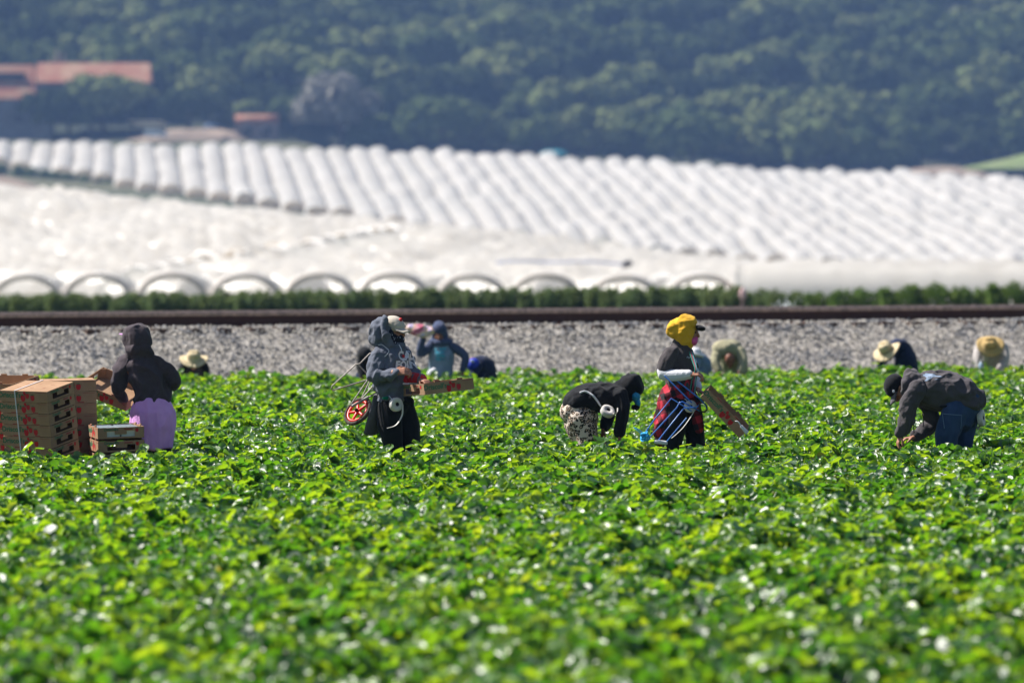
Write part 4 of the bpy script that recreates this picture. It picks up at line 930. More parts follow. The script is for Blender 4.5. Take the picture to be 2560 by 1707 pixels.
obj('blue_mask', blob([ell(p(1589, 990, -.01), (.045, .085, .055)), ell(p(1593, 1004, -.01), (.028, .06, .055), Matrix.Rotation(-.25, 3, 'Y')), ell(hd + Q @ Vector((0, .05, -.01)), (.06, .05, .07), Q)], .007, 3, fold=.003, fs=20), mat('bright_blue_mask', (.01, .22, .55), noise_sc=40, col2=(.05, .38, .65)), root3)
LG = [ell(p(1452, 1040), (.175, .19, .15), Matrix.Rotation(.35, 3, 'Y')), tube([p(1450, 1050, -.10), p(1466, 1095, -.12), gz3(1452, -.1, .06)], [.125, .10, .07]), tube([p(1454, 1050, .10), p(1470, 1095, .12), gz3(1460, .12, .06)], [.125, .10, .07]), tube([p(1453, 1060), p(1458, 1085), p(1464, 1108)], [(.19, .165), (.175, .14), (.14, .10)], side=(0, 1, 0)), tube([p(1430, 1030), p(1440, 1012)], [(.17, .12), (.165, .11)], side=(0, 1, 0))]
obj('leopard_trousers', blob(LG, .009, 6, fold=.004, fs=6, seed=9), M['leopard'], root3)
bv = bvh_world(h3)
st = project(([Vector((x / 258.6, -y / 258.6, 0)) for x, y in ((-30, -26), (-20, -30), (-10, -27), (2, -19), (12, -7), (20, 5), (26, 15))], []), p(1480, 1007), (1, 0, 0), (0, 0, 1), bv, .006)[0]
obj('white_belt_strap', [tube(st, [(.010, .004)] * len(st), side=(0, 0, 1), n=8)], M['white'], root3)
rc = p(1519, 1028, -.26); tape_roll('white tape roll on the belt of the bending person in leopard trousers', rc, (.35, -.62, .70), .068, .02, .05, [rc + Vector((.05, -.03, -.02)), p(1535, 1036, -.3), p(1543, 1030, -.3), p(1544, 1020, -.29)], [rc, st[-1]])
ground_clear(Vector((p(1458, 1).x, D, 0)), .3); ground_clear(Vector((p(1530, 1).x, D - .1, 0)), .16)

# ================= picker 4: mustard hood, plaid shirt round the waist =================
D = 53.6; p = lambda x, y, d=0: W(x, y, D + d)
f4 = Vector((.92, -.38, 0)); l4 = Vector((.38, .92, 0))
root4 = thing('person', 'person in mustard yellow head cloth, dark t-shirt and red plaid shirt tied round the waist', 'person', Vector((p(1705, 1).x, D, 0)))
hd = p(1720, 829); hf = Vector((.93, -.33, -.08)); hu = Vector((.03, 0, 1))
gz4 = lambda x, d, z=.09: Vector((p(x, 1).x, D + d, z))
body(root4, M['skin'], hd, hf, hu, [(p(1700, 1000), (.135, .11)), (p(1700, 955), (.115, .09)), (p(1702, 905), (.145, .10)), (p(1702, 872), (.09, .065))], l4,
     [[p(1674, 890, -.13), p(1656, 938, -.17), p(1722, 936, -.26)], [p(1722, 890, .13), p(1735, 945, .12), p(1745, 972, -.02)]],
     [[p(1690, 1015, -.07), p(1682, 1100, -.07), gz4(1672, -.05)], [p(1716, 1015, .07), p(1735, 1095, .07), gz4(1742, .1)]],
     [(p(1724, 936, -.265), (.97, -.1, .05), (.1, .35, -.9), 1, .55, 1.05, True), (p(1745, 974, -.03), (.65, -.5, -.45), (-.4, 0, -.9), -1, .6)], foot=(1, -.3, 0), vox=.005)
eyes(root4, hd, hf, hu)
TS = [tube([p(1700, 975), p(1699, 945), p(1700, 915), p(1701, 890), p(1701, 866), p(1703, 856)], [(.145, .115), (.15, .12), (.175, .13), (.165, .12), (.085, .08), (.07, .07)], side=l4, n=18), tube([p(1680, 888, -.11), p(1667, 905, -.14), p(1661, 922, -.155)], [.080, .080, .076]), tube([p(1718, 888, .12), p(1728, 915, .13)], [.072, .066])]
ts = obj('t_shirt', blob(TS, .0075, 4, fold=.016, fs=8, fine=.003, seed=12), M['ash'], root4)
obj('white_sleeve', blob([tube([p(1662, 915, -.15), p(1658, 935, -.17), p(1690, 938, -.22), p(1722, 936, -.255)], [.060, .058, .056, .044])], .007, 3, fold=.003, fs=14), M['white'], root4)
obj('white_sleeve', blob([tube([p(1728, 905, .13), p(1737, 945, .12), p(1745, 970, 0)], [.055, .050, .038])], .007, 3, fold=.003, fs=14), M['white'], root4)
HD = [ell(p(1710, 822, 0), (.118, .115, .125)), ell(p(1692, 824, 0), (.10, .10, .085)), ell(p(1684, 826, 0), (.060, .08, .05)), tube([p(1712, 840), p(1716, 856), p(1719, 862)], [(.105, .10), (.085, .075), (.065, .05)], side=(0, 1, 0)), ell(p(1714, 806), (.10, .10, .07))]
g4 = obj('head_cloth', blob(HD, .007, 4, fold=.014, fs=11, st=(.5, 1, 1.2), fine=.003, seed=14), M['gold'], root4)
obj('cap_brim', [ell(p(1751, 820, -.03), (.050, .078, .028), Matrix.Rotation(.25, 3, 'Y'))], M['blackc'], root4)
Q = frame(hf, hu)
obj('pink_mask', blob([ell(p(1735, 852, -.02), (.036, .055, .044)), ell(p(1740, 846, -.02), (.022, .03, .025))], .006, 3), M['pinkc'], root4)
PL = [tube([p(1699, 966), p(1697, 985), p(1686, 1015, 0), p(1672, 1055, .02), p(1662, 1092, .03)], [(.15, .125), (.175, .15), (.18, .155), (.15, .13), (.12, .085)], side=l4, n=18), tube([p(1725, 985, -.08), p(1742, 1030, -.1), p(1748, 1072, -.1)], [.05, .05, .035]), tube([p(1672, 990, -.14), p(1700, 985, -.17), p(1728, 985, -.15)], .035), tube([p(1690, 1000, -.12), p(1660, 1050, -.1), p(1645, 1085, -.08)], [.05, .055, .04])]
obj('plaid_shirt', blob(PL, .008, 4, fold=.020, fs=9, st=(1, 1, .35), fine=.003, seed=15), M['plaid'], root4)
LG = [tube([p(1690, 1005, -.08), p(1688, 1060, -.10), p(1680, 1105, -.08), gz4(1674, -.05, .06)], [.115, .11, .095, .08]), tube([p(1716, 1005, .06), p(1728, 1050, .06), p(1738, 1093, .06), gz4(1742, .1, .06)], [.12, .115, .09, .08]), tube([p(1712, 1000), p(1706, 1030)], [(.15, .12), (.15, .12)], side=l4)]
obj('trousers', blob(LG, .009, 5, fold=.006, fs=7, seed=16), M['blackc'], root4)
bv = bvh_world(ts); sc = []
for i in range(9): sc.append((Vector(((i - 4) * .012 + .003, .008 * math.sin(i * 2.1), 0))))
obj('shirt_print', [tube(project((sc, []), p(1717, 893), (.93, .36, 0), (0, 0, 1), bv, .003)[0], .0045, n=6)], M['hangc'], root4)
for i, (cn, col) in enumerate((('green', (.03, .2, .15)), ('red', (.35, .06, .1)), ('teal', (.1, .3, .32)))):
    obj('lanyard', [tube([p(1724 + 3 * i, 880, -.12), p(1732 + 3 * i, 905, -.2), p(1738 + 2 * i, 925, -.27), p(1730 + 5 * i, 950, -.27), p(1724 + 6 * i, 985, -.22)], .006, n=6)], mat('lanyard_' + cn, col), root4)
ground_clear(Vector((p(1700, 1).x, D, 0)), .34); ground_clear(Vector((p(1740, 1).x, D + .05, 0)), .25)
rc = p(1726, 1016, -.26); tape_roll('white tape roll among the blue rods beside the red plaid shirt', rc, (.3, -.93, .18), .057, .012, .045, [rc + Vector((.05, -.02, -.01)), p(1728, 1040, -.3), p(1709, 1067, -.32), p(1692, 1084, -.33), p(1679, 1095, -.33)], [rc, p(1716, 1000, -.2), p(1700, 990, -.18)])
ct = cart('blue painted rod picking cart hanging across the person in mustard head cloth',
          [[p(1662, 940, -.26), p(1729, 1006, -.34)], [p(1692, 951, -.22), p(1749, 996, -.30), p(1764, 1012, -.30), p(1767, 1022, -.30)], [p(1728, 1027, -.36), p(1678, 996, -.38), p(1638, 1046, -.38), p(1611, 1084, -.38)],
           [p(1749, 1027, -.28), p(1706, 1004, -.34), p(1699, 1006, -.34), p(1692, 1019, -.34), p(1625, 1092, -.34)], [p(1749, 1010, -.30), p(1742, 1018, -.34), p(1710, 1020, -.38), p(1647, 1099, -.38)], [p(1716, 1045, -.40), p(1664, 1107, -.40)]], M['bluerod'])
obj('small_wheel', [ring(p(1757, 1018, -.3), (.5, -.8, .3), .045, .008, 28, 8)], M['tyre'], ct)
obj('white_grip', [tube([p(1640, 1104, -.4), p(1664, 1107, -.4)], .02, n=10)], M['white'], ct)
P_ = []
rr = random.Random(5); cc = p(1612, 1091, -.38)
for i in range(9):
    ax = Vector((rr.gauss(0, 1), rr.gauss(0, 1), rr.gauss(0, 1))); P_.append(ring(cc + Vector((rr.gauss(0, .006), rr.gauss(0, .006), rr.gauss(0, .006))), ax, .038 + rr.uniform(-.006, .006), .006, 26, 6))
P_ += [tube([cc, p(1600, 1075, -.38), p(1584, 1068, -.38)], .004, n=6), tube([cc, p(1596, 1078, -.38), p(1586, 1070, -.36)], .004, n=6)]
obj('rope_bundle', P_, M['bluerope'], ct)

# ================= picker 5: man bending at right =================
D = 53.1; p = lambda x, y, d=0: W(x, y, D + d)
root5 = thing('person', 'man bending far down at right in brown-grey hoodie, blue jeans and black cap', 'person', Vector((p(2385, 1).x, D, 0)))
hd = p(2247, 972); hf = Vector((-.42, -.2, -.88)); hu = Vector((-.88, -.05, .45))
gz5 = lambda x, d, z=.09: Vector((p(x, 1).x, D + d, z))
body(root5, M['skin'], hd, hf, hu, [(p(2400, 1010), (.14, .11)), (p(2370, 980), (.12, .10)), (p(2310, 962), (.16, .10)), (p(2278, 966), (.09, .07))], (.1, 1, 0),
     [[p(2287, 975, -.16), p(2268, 1040, -.18), p(2252, 1086, -.14)], [p(2300, 1000, .16), p(2330, 1058, .12), p(2285, 1092, .02)]],
     [[p(2385, 1030, -.10), p(2366, 1118, -.14), gz5(2375, -.1)], [p(2410, 1030, .10), p(2398, 1118, .08), gz5(2412, .12)]],
     [(p(2252, 1088, -.14), (-.35, -.1, -.9), (.8, .2, -.2), 1, .5), (p(2283, 1093, .02), (-.9, -.15, -.15), (0, 0, -1), 1, .6)], foot=(-1, -.2, 0), vox=.006)
eyes(root5, hd, hf, hu)
ball_cap(root5, hd + Vector((-.012, 0, .008)), hf, hu, M['blackc'], 1.06, .2, M['greyj'])
obj('cap_mark', [ell(p(2234, 978, -.1), (.012, .004, .014))], M['white'], root5)
H = [tube([p(2428, 1000), p(2402, 985), p(2362, 978), p(2318, 974), p(2284, 975)], [(.18, .13), (.195, .155), (.205, .185), (.20, .165), (.14, .11)], side=(.1, 1, 0), n=18),
     tube([p(2292, 972, -.15), p(2272, 1010, -.18), p(2267, 1045, -.18), p(2253, 1084, -.14)], [.088, .074, .066, .046]), tube([p(2312, 1000, .14), p(2330, 1052, .12), p(2314, 1072, .1), p(2290, 1090, .03)], [.08, .062, .058, .042])]
hood = [tube([p(2268, 960, -.1), p(2276, 938, -.02), p(2286, 935, .06)], [.05, .055, .04]), ell(p(2285, 946, 0), (.085, .13, .055), Matrix.Rotation(.35, 3, 'Y')), tube([p(2266, 985, -.1), p(2266, 960, -.12)], .04)]
h5 = obj('hoodie', blob(H + hood, .008, 4, fold=.021, fs=9, st=(.9, 1, .8), fine=.003, seed=21), M['brownf'], root5)
JN = [tube([p(2426, 1000), p(2410, 1018), p(2400, 1040)], [(.165, .12), (.18, .145), (.175, .15)], side=(.1, 1, 0), n=18), tube([p(2388, 1030, -.10), p(2366, 1090, -.14), gz5(2376, -.1, .3), gz5(2378, -.1, .06)], [.135, .105, .08, .07]), tube([p(2412, 1030, .10), p(2406, 1090, .08), gz5(2412, .1, .3), gz5(2414, .12, .06)], [.135, .105, .08, .07])]
j5 = obj('jeans', blob(JN, .009, 5, fold=.015, fs=9, fine=.003, seed=23), M['denim'], root5)
obj('belt', [tube([p(2352, 1016, -.16), p(2390, 1014, -.19), p(2425, 1008, -.12), p(2444, 1004, 0)], .012, n=8)], M['blackc'], root5)
for (x0, y0, x1, y1) in ((2352, 1032, 2400, 1036), (2352, 1032, 2356, 1068), (2400, 1036, 2398, 1070)):
    sq = project(([Vector(((x0 + (x1 - x0) * q / 5 - 2376) / 268, -(y0 + (y1 - y0) * q / 5 - 1050) / 268, 0)) for q in range(6)], []), p(2376, 1050), (1, 0, 0), (0, 0, 1), bvh_world(j5), .002)[0]; obj('pocket_seam', [tube(sq, .003, n=6)], M['bluesh'], root5)
obj('drawstring', [tube([p(2306, 1034, -.1), p(2309, 1050, -.12), p(2308, 1066, -.12)], .0045, n=6)], M['blackc'], root5); obj('drawstring', [tube([p(2284, 1060, -.1), p(2285, 1082, -.1)], .0045, n=6)], M['blackc'], root5)
bv = bvh_world(h5); pr = []
rr = random.Random(3)
for k, (x0, y0, wd, hh) in enumerate(((2318, 944, .17, .06), (2322, 937, .13, .03), (2340, 940, .10, .018), (2338, 947, .06, .012))):
    q = [(-wd / 2, -hh / 2), (wd / 2, -hh / 2 + .01), (wd / 2 - .02, hh / 2), (-wd / 2 + .03, hh / 2)]
    if k == 0: q = [(-wd / 2 + .03, hh / 2), (wd / 2 - .02, hh / 2), (wd / 2 - .1, -hh / 2), (-wd / 2 + .05, -hh / 2), (-wd / 2 + .07, 0)]
    pr.append(project(bm_piece(poly(q, .015)), p(x0, y0), (1, 0, -.1), (.1, 0, 1), bv, .004))
obj('back_print', pr, M['ltblue'], root5)
rc = p(2453, 1045, -.02); tape_roll('white tape roll edge-on behind the jeans of the man at right', rc, (.93, -.3, .1), .078, .02, .045, [rc + Vector((0, -.03, -.07)), p(2448, 1066, 0), p(2444, 1072, .02)], [rc + Vector((0, 0, .06)), p(2446, 1010, .0)])
ground_clear(Vector((p(2390, 1).x, D, 0)), .36); ground_clear(Vector((p(2270, 1).x, D, 0)), .2)

# ================= far pickers =================
def far_person(label, D, head, hf, hu, torso, tr, tside, tm, arms, am, sleeve, legs=None, lm='navyc', extra=None, skin='skin', seed=0, hs=1.0):
    P = lambda q: W(q[0], q[1], D + (q[2] if len(q) > 2 else 0)); T = [P(q) for q in torso]; A = [[P(q) for q in a] for a in arms]
    t = thing('person', label, 'person', Vector((T[0].x, D, 0))); pel = T[0]
    lg = [[pel + Vector((-.09, 0, -.05)), pel + Vector((-.11, -.03, -.45 * pel.z)), Vector((pel.x - .1, D, .09))], [pel + Vector((.09, .05, -.05)), pel + Vector((.12, 0, -.45 * pel.z)), Vector((pel.x + .11, D + .06, .09))]]
    body(t, M[skin], P(head), hf, hu, [(q, (r[0] * .75, r[1] * .7)) for q, r in zip(T, tr)], tside, A, lg, [(a[-1], (a[-1] - a[-2]), (.3, -.6, -.4), 1, .5) for a in A], vox=.010, hs=hs)
    o = obj('shirt', blob([tube(T, tr, side=tside, n=16)] + ([] if am != tm else [tube(a, sleeve, n=10) for a in A]) + ([q for q in (extra(P) if extra else [])]), .011, 4, fold=.008, fs=8, seed=seed), M[tm], t)
    if am != tm:
        for a in A: obj('sleeve', blob([tube(a, sleeve, n=10)], .010, 3, fold=.005, fs=9), M[am], t)
    obj('trousers', blob([tube(l[:1] + l[1:2] + [l[2] - Vector((0, 0, .03))], [.11, .085, .07], n=10) for l in lg] + [ell(pel, (.17, .14, .12))], .014, 4), M[lm], t)
    ground_clear(Vector((pel.x, D, 0)), .28); return t, P, o
far_person('stooping picker in dark clothes under a cream straw hat, beside the hooded person at left', 81, (487, 902), (.3, -.7, -.6), (.3, -.25, .9), [(476, 945, .35), (478, 920, .2), (486, 908, .05)], [(.17, .14), (.18, .13), (.13, .10)], (1, 0, 0), 'blackc', [[(470, 908, .05), (455, 925, -.05), (460, 944, -.1)], [(500, 908, .05), (514, 922, -.05), (512, 945, -.1)]], 'blackc', [.07, .06, .05], seed=31)
straw_hat('straw_hat', 'cream straw hat with drooping brim on the stooping picker at left', W(485, 897, 80.9), (.38, -.42, .82), M['straw'], band=M['cream'], rb=.185)
far_person('dark-clothed picker mostly hidden behind the person in slate hoodie', 79.5, (912, 890), (.2, -.7, -.6), (0, -.4, .9), [(922, 935, .3), (918, 912, .15), (913, 899, 0)], [(.16, .13), (.16, .12), (.10, .08)], (1, 0, 0), 'blackc', [[(905, 902, 0), (902, 922, -.05), (908, 942, -.1)], [(926, 902, .05), (930, 922, 0), (924, 942, -.1)]], 'blackc', [.065, .055, .045], extra=lambda P: [ell(P((912, 889, 0)), (.11, .125, .125))], seed=33)
t8, P8, s8 = far_person('person in navy hood and blue-grey shirt raising one arm with a colourful cloth', 79.7, (1098, 838), (-.1, -1, -.1), (0, 0, 1), [(1103, 945, 0), (1103, 915, 0), (1104, 885, 0), (1102, 860, 0)], [(.175, .13), (.17, .125), (.18, .125), (.11, .08)], (1, 0, 0), 'ltblue', [[(1077, 866, 0), (1050, 884, -.08), (1058, 845, -.12)], [(1130, 866, 0), (1163, 890, -.05), (1157, 924, -.1)]], 'navyc', [.072, .062, .045], seed=35, skin='skin_d', lm='denim')
M['dusty'] = cloth('dusty_navy_cloth', (.07, .09, .17))
for q_ in t8.children:
    if q_.name.startswith('sleeve'): q_.data.materials[0] = M['dusty']
obj('hood', blob([ell(W(1098, 826, 79.72), (.112, .115, .115)), ell(W(1098, 812, 79.75), (.075, .08, .06)), tube([W(1080, 855, 79.7), W(1102, 858, 79.62), W(1124, 855, 79.7)], .05), tube([W(1086, 836, 79.7), W(1088, 852, 79.7)], .04), tube([W(1114, 836, 79.72), W(1112, 852, 79.7)], .04)], .010, 3, fold=.005), M['dusty'], t8)
bv = bvh_world(s8); P_ = []
for k in range(4): P_.append(project(bm_piece(poly([(-.085 + .01 * k, -.018), (.08 - .015 * (k % 2), -.018), (.085 - .01 * k, .016), (-.075, .018)], .02)), W(1101, 872 + k * 8.5, 79.7), (1, 0, 0), (0, 0, 1), bv, .005))
obj('chest_print', P_, mat('cyan_print', (.03, .42, .60), noise_sc=25, col2=(.12, .2, .3)), t8)
fl = mat('colourful_cloth', (.80, .30, .42), rough=.8); n = fl.node_tree.nodes; l = fl.node_tree.links; v = n.new('ShaderNodeTexNoise'); v.inputs['Scale'].default_value = 7; v.inputs['Detail'].default_value = 1; tc = n.new('ShaderNodeTexCoord'); l.new(tc.outputs['Object'], v.inputs['Vector']); r = n.new('ShaderNodeValToRGB'); E = r.color_ramp.elements
E[0].position = .36; E[0].color = (.55, .12, .20, 1); E[1].position = .64; E[1].color = (.60, .50, .75, 1)
for a_, c_ in ((.45, (.80, .38, .45)), (.52, (.85, .62, .35)), (.57, (.82, .60, .66))): E.new(a_).color = (*c_, 1)
l.new(v.outputs['Fac'], r.inputs['Fac']); l.new(r.outputs[0], n['Principled BSDF'].inputs['Base Color'])
o = rebase(obj('floral_cloth', blob([tube([W(1024, 818, 79.5), W(1040, 826, 79.5), W(1060, 829, 79.5), W(1078, 826, 79.5)], [(.04, .03), (.085, .05), (.085, .05), (.05, .04)], side=(0, 0, 1)), ell(W(1052, 836, 79.5), (.09, .06, .035))], .01, 4, fold=.016, fs=9, st=(.5, 1, 1)), fl)); tag(o, 'crumpled pink, yellow and lilac cloth held up by the person in navy hood', 'cloth')
t9, P9, s9 = far_person('dark-clothed picker bending under a round royal blue hat, right of the raised-arm person', 80.3, (1183, 914), (-.1, -.8, -.55), (-.2, -.5, .8), [(1214, 945, .3), (1212, 918, .2), (1200, 908, .05)], [(.16, .15), (.18, .155), (.12, .10)], (0, 1, 0), 'navyc', [[(1194, 915, -.1), (1186, 932, -.15), (1180, 948, -.2)], [(1208, 915, .1), (1204, 935, .05), (1196, 950, 0)]], 'navyc', [.07, .06, .05], seed=37, lm='blackc')
t = thing('blue_hat', 'round royal blue hat with a small white mark on the bending picker', 'hat', W(1183, 912, 80.2)); obj('hat_crown', blob([ell(W(1183, 912, 80.2), (.10, .11, .10))], .01, 3), mat('royal_blue_cloth', (.015, .04, .42), rough=.6), t)
obj('hat_mark', [ell(W(1181, 903, 80.1), (.028, .01, .02), Matrix.Rotation(.3, 3, 'Y'))], M['hangc'], t)
far_person('picker in blue shirt with pale head cover, bending just behind the mustard head cloth', 82, (1733, 884), (-.3, -.6, -.7), (-.3, -.3, .8), [(1752, 935, .3), (1754, 912, .2), (1742, 897, .05)], [(.17, .15), (.17, .15), (.11, .09)], (0, 1, 0), 'bluesh', [[(1742, 905, -.1), (1734, 925, -.15), (1730, 940, -.15)], [(1752, 905, .1), (1752, 925, .05), (1744, 942, 0)]], 'bluesh', [.065, .055, .045], seed=39)
t = thing('pale_hat', 'pale cloth hat of the picker in blue shirt behind the mustard head cloth', 'hat', W(1735, 880, 81.95)); obj('hat_crown', blob([ell(W(1735, 880, 81.95), (.105, .11, .07)), ell(W(1738, 884, 81.95), (.14, .14, .03), Matrix.Rotation(.3, 3, 'Y'))], .01, 3, fold=.005), M['white'], t)
t11, P11, s11 = far_person('picker in shaggy beige knit bent double, right of the mustard head cloth', 82.5, (1824, 900), (-.1, -.5, -.85), (-.1, -.8, .3), [(1838, 930, .45), (1830, 885, .3), (1822, 876, .12)], [(.19, .17), (.21, .16), (.15, .13)], (1, 0, 0), 'beige', [[(1796, 880, .1), (1788, 903, -.02), (1796, 925, -.1)], [(1848, 880, .1), (1858, 905, 0), (1850, 928, -.1)]], 'beige', [.085, .07, .055], extra=lambda P: [ell(P((1812, 872, .12)), (.19, .17, .13)), ell(P((1826, 866, .2)), (.16, .15, .10))], seed=41, skin='skin_d')  # deep skin tone here stands in for the shadow over the face
far_person('picker in navy top under a wide cream straw hat, left of two hats at right', 84.2, (2222, 880), (-.4, -.6, -.6), (-.35, -.45, .8), [(2272, 935, .3), (2264, 900, .2), (2250, 868, .15), (2235, 868, .05)], [(.16, .14), (.20, .17), (.18, .14), (.10, .09)], (.2, 1, 0), 'navyc', [[(2232, 878, -.08), (2206, 900, -.12), (2198, 926, -.12)], [(2254, 885, .1), (2246, 912, .05), (2240, 935, 0)]], 'navyc', [.08, .062, .05], seed=43, lm='denim')
straw_hat('straw_hat', 'cream straw hat tipped left with black band, on the picker in navy top', W(2217, 876, 84.05), (-.42, -.50, .76), M['straw'], band=M['blackc'], rb=.20, rc=.095, hc=.14, f=(.7, -.5, .2))
far_person('picker in pale shirt and dark trousers under a golden straw hat at far right', 85.5, (2478, 868), (.1, -.7, -.7), (.05, -.75, .65), [(2488, 935, .4), (2484, 890, .3), (2480, 862, .12)], [(.18, .15), (.21, .16), (.15, .11)], (1, 0, 0), 'palesh', [[(2450, 868, .1), (2444, 895, -.02), (2452, 922, -.1)], [(2506, 868, .1), (2512, 897, 0), (2498, 922, -.1)]], 'palesh', [.085, .07, .052], seed=45, lm='navyc')
straw_hat('straw_hat', 'golden straw hat seen from above with dark crease, on the picker at far right', W(2476, 862, 85.3), (.04, -.80, .60), M['straw_g'], band=M['bark'], rb=.19, rc=.085, hc=.12)
t = thing('water_bottle', 'small pale blue bottle held by the picker in golden straw hat', 'bottle', W(2452, 919, 85.1)); b0 = W(2452, 919, 85.1)
obj('bottle_body', [tube([b0, b0 + Vector((0, 0, .05)), b0 + Vector((0, 0, .07))], [.03, .03, .014])], mat('pale_blue_plastic', (.45, .6, .75), rough=.3), t); obj('bottle_cap', [tube([b0 + Vector((0, 0, .085)), b0 + Vector((0, 0, .10))], .013, n=8)], M['white'], t)
o = rebase(obj('white_bag', blob([ell(W(1078, 936, 79.4), (.06, .05, .07)), ell(W(1084, 929, 79.4), (.04, .04, .05))], .01, 3, fold=.01, fs=12), M['white'])); tag(o, 'small crumpled white bag at the waist of the person in navy hood', 'bag')
# ------------------------------------------------------------ cardboard strawberry trays
TL, TW, THh = .53, .43, .104
def strawberry(cx, cz, s):
    b = [(math.sin(a) * s * (.5 + .06 * math.cos(2 * a)) , math.cos(a) * s * .5 - .12 * s * (abs(math.sin(a)) < .5) * (math.cos(a) < 0)) for a in np.linspace(0, 2 * math.pi, 15)[:-1]]
    lf = [(0, .62 * s), (.13 * s, .50 * s), (.36 * s, .54 * s), (.22 * s, .40 * s), (0, .34 * s), (-.22 * s, .40 * s), (-.36 * s, .54 * s), (-.13 * s, .50 * s)]
    return [(x + cx, z + cz) for x, z in b], [(x + cx, z + cz) for x, z in lf]
_txt = bm_piece(text_bm("Driscoll's", .066, bold=.0018)); _txt_s = bm_piece(text_bm("Driscoll's", .036, bold=.001))
def flat(pc, y, side=1, yaw_end=False, dx=0, dz=0):
    """print laid a millimetre proud of a wall: long wall (y = const) or end wall (x = const)"""
    v, f = pc
    if not yaw_end: return [Vector(((q[0] + dx) * side, y, q[1] + dz)) for q in v], f
    return [Vector((y, (q[0] + dx) * side, q[1] + dz)) for q in v], f
def make_tray(closed=False, filled=False):
    root = thing('strawberry_tray', 'tray', 'tray'); t = .006; L, Wd, H = TL, TW, THh; P = []
    P.append(box((0, 0, .003), (L - .002, Wd - .002, .006)))
    for s in (-1, 1): P.append(box((0, s * (Wd / 2 - t / 2), H / 2), (L, t, H - .002)))
    for s in (-1, 1):
        x = s * (L / 2 - t / 2 + .001); iw = Wd - 2 * t - .001
        # end wall with the two-humped hand hole above its foot
        for (y0, y1, z0, z1) in ((-iw / 2, -.13, .001, H - .002), (.13, iw / 2, .001, H - .002), (-.1299, .1299, .068, H - .003), (-.1299, .1299, .001, .016), (-.055, .055, .038, .0679)):
            P.append(box((x, (y0 + y1) / 2, (z0 + z1) / 2), (t, y1 - y0, z1 - z0)))
    for sx in (-1, 1):
        for sy in (-1, 1): P.append(box((sx * (L / 2 - .022), sy * (Wd / 2 - t - .022), H / 2), (.005, .05, H - .006), Matrix.Rotation(sx * sy * .8, 3, 'Z')))
    if closed: P.append(box((0, 0, H - .004), (L - .004, Wd - .004, .005)))
    else:
        for sy in (-1, 1):
            for dx in (-.12, .12): P.append(box((dx, sy * (Wd / 2 - .007), H + .006), (.06, .010, .016)))
    obj('tray_body', mesh_of(P, False), M['card'], root, local=True)
    G, Rr_, Br = [], [], []
    for s in (-1, 1):
        y = s * (Wd / 2 + .0015); sd = 1 if s < 0 else -1
        G.append(flat(_txt, y, sd, dx=-.15, dz=.062))
        for cx, cz, ss in ((-.005, .040, .058), (.045, .062, .046), (.10, .045, .052), (.015, .094, .030)):
            b, lf = strawberry(cx, min(cz, .085), ss); Rr_.append(flat(bm_piece(poly(b)), y, sd))
            if cz < .09: G.append(flat(bm_piece(poly(lf)), y + s * .001, sd))
        Br.append(flat(bm_piece(poly([(.14, .088), (.25, .088), (.25, .091), (.14, .091)])), y, sd))
        x = s * (L / 2 + .0025); se = 1 if s > 0 else -1
        G.append(flat(_txt_s, x, se, True, dx=-.09, dz=.083)); b, lf = strawberry(.15, .075, .034); Rr_.append(flat(bm_piece(poly(b)), x, se, True)); G.append(flat(bm_piece(poly(lf)), x + s * .001, se, True))
        Br.append(flat(bm_piece(poly([(.03, .078), (.11, .078), (.11, .090), (.03, .090)])), x, se, True))
    if not closed:
        for sy in (-1, 1):
            for dx in (-.12, .12): Br.append(box((dx, sy * (Wd / 2 - .001), H + .008), (.056, .0015, .010)))
    else:
        for i in (-1, 0, 1):
            for j in (-1, 1): Br.append(box((i * .14, j * .07, H - .0008), (.035, .004, .001), Matrix.Rotation(.3, 3, 'Z')))
    obj('logo_print', mesh_of(G, False), M['green_p'], root, local=True); obj('strawberry_print', mesh_of(Rr_, False), M['red_p'], root, local=True); obj('brown_print', mesh_of(Br, False), M['brown_p'], root, local=True)
    if filled:
        C = []
        for i in range(4):
            for j in range(2):
                cx, cy = (-.19 + i * .127), (-.1 + j * .2)
                C.append(box((cx, cy, .048), (.118, .185, .08))); 
                for q in range(5): C.append(box((cx - .045 + q * .022, cy, .091), (.008, .17, .009)))
        obj('clamshell_lids', mesh_of(C, False), mat('clear_clamshell', (.50, .55, .57), rough=.15, spec=.6), root, local=True)
    return root
def put(src, R_, c, label, group):
    t = copy_tree(src); t.location = c; t.rotation_euler = R_.to_euler(); t['label'] = label
    if group: t['group'] = group
    return t
proto_o, proto_c = make_tray(), make_tray(True)
used_o = used_c = False
def tray(kind, R_, c, label, group=None):
    global used_o, used_c
    src = proto_c if kind == 'c' else proto_o; used = used_c if kind == 'c' else used_o
    if not used:
        t = src; t.location = c; t.rotation_euler = R_.to_euler(); t['label'] = label
        if group: t['group'] = group
        if kind == 'c': used_c = True
        else: used_o = True
        return t
    t = put(src, R_, c, label, group)
    if not group and 'group' in t: del t['group']
    return t
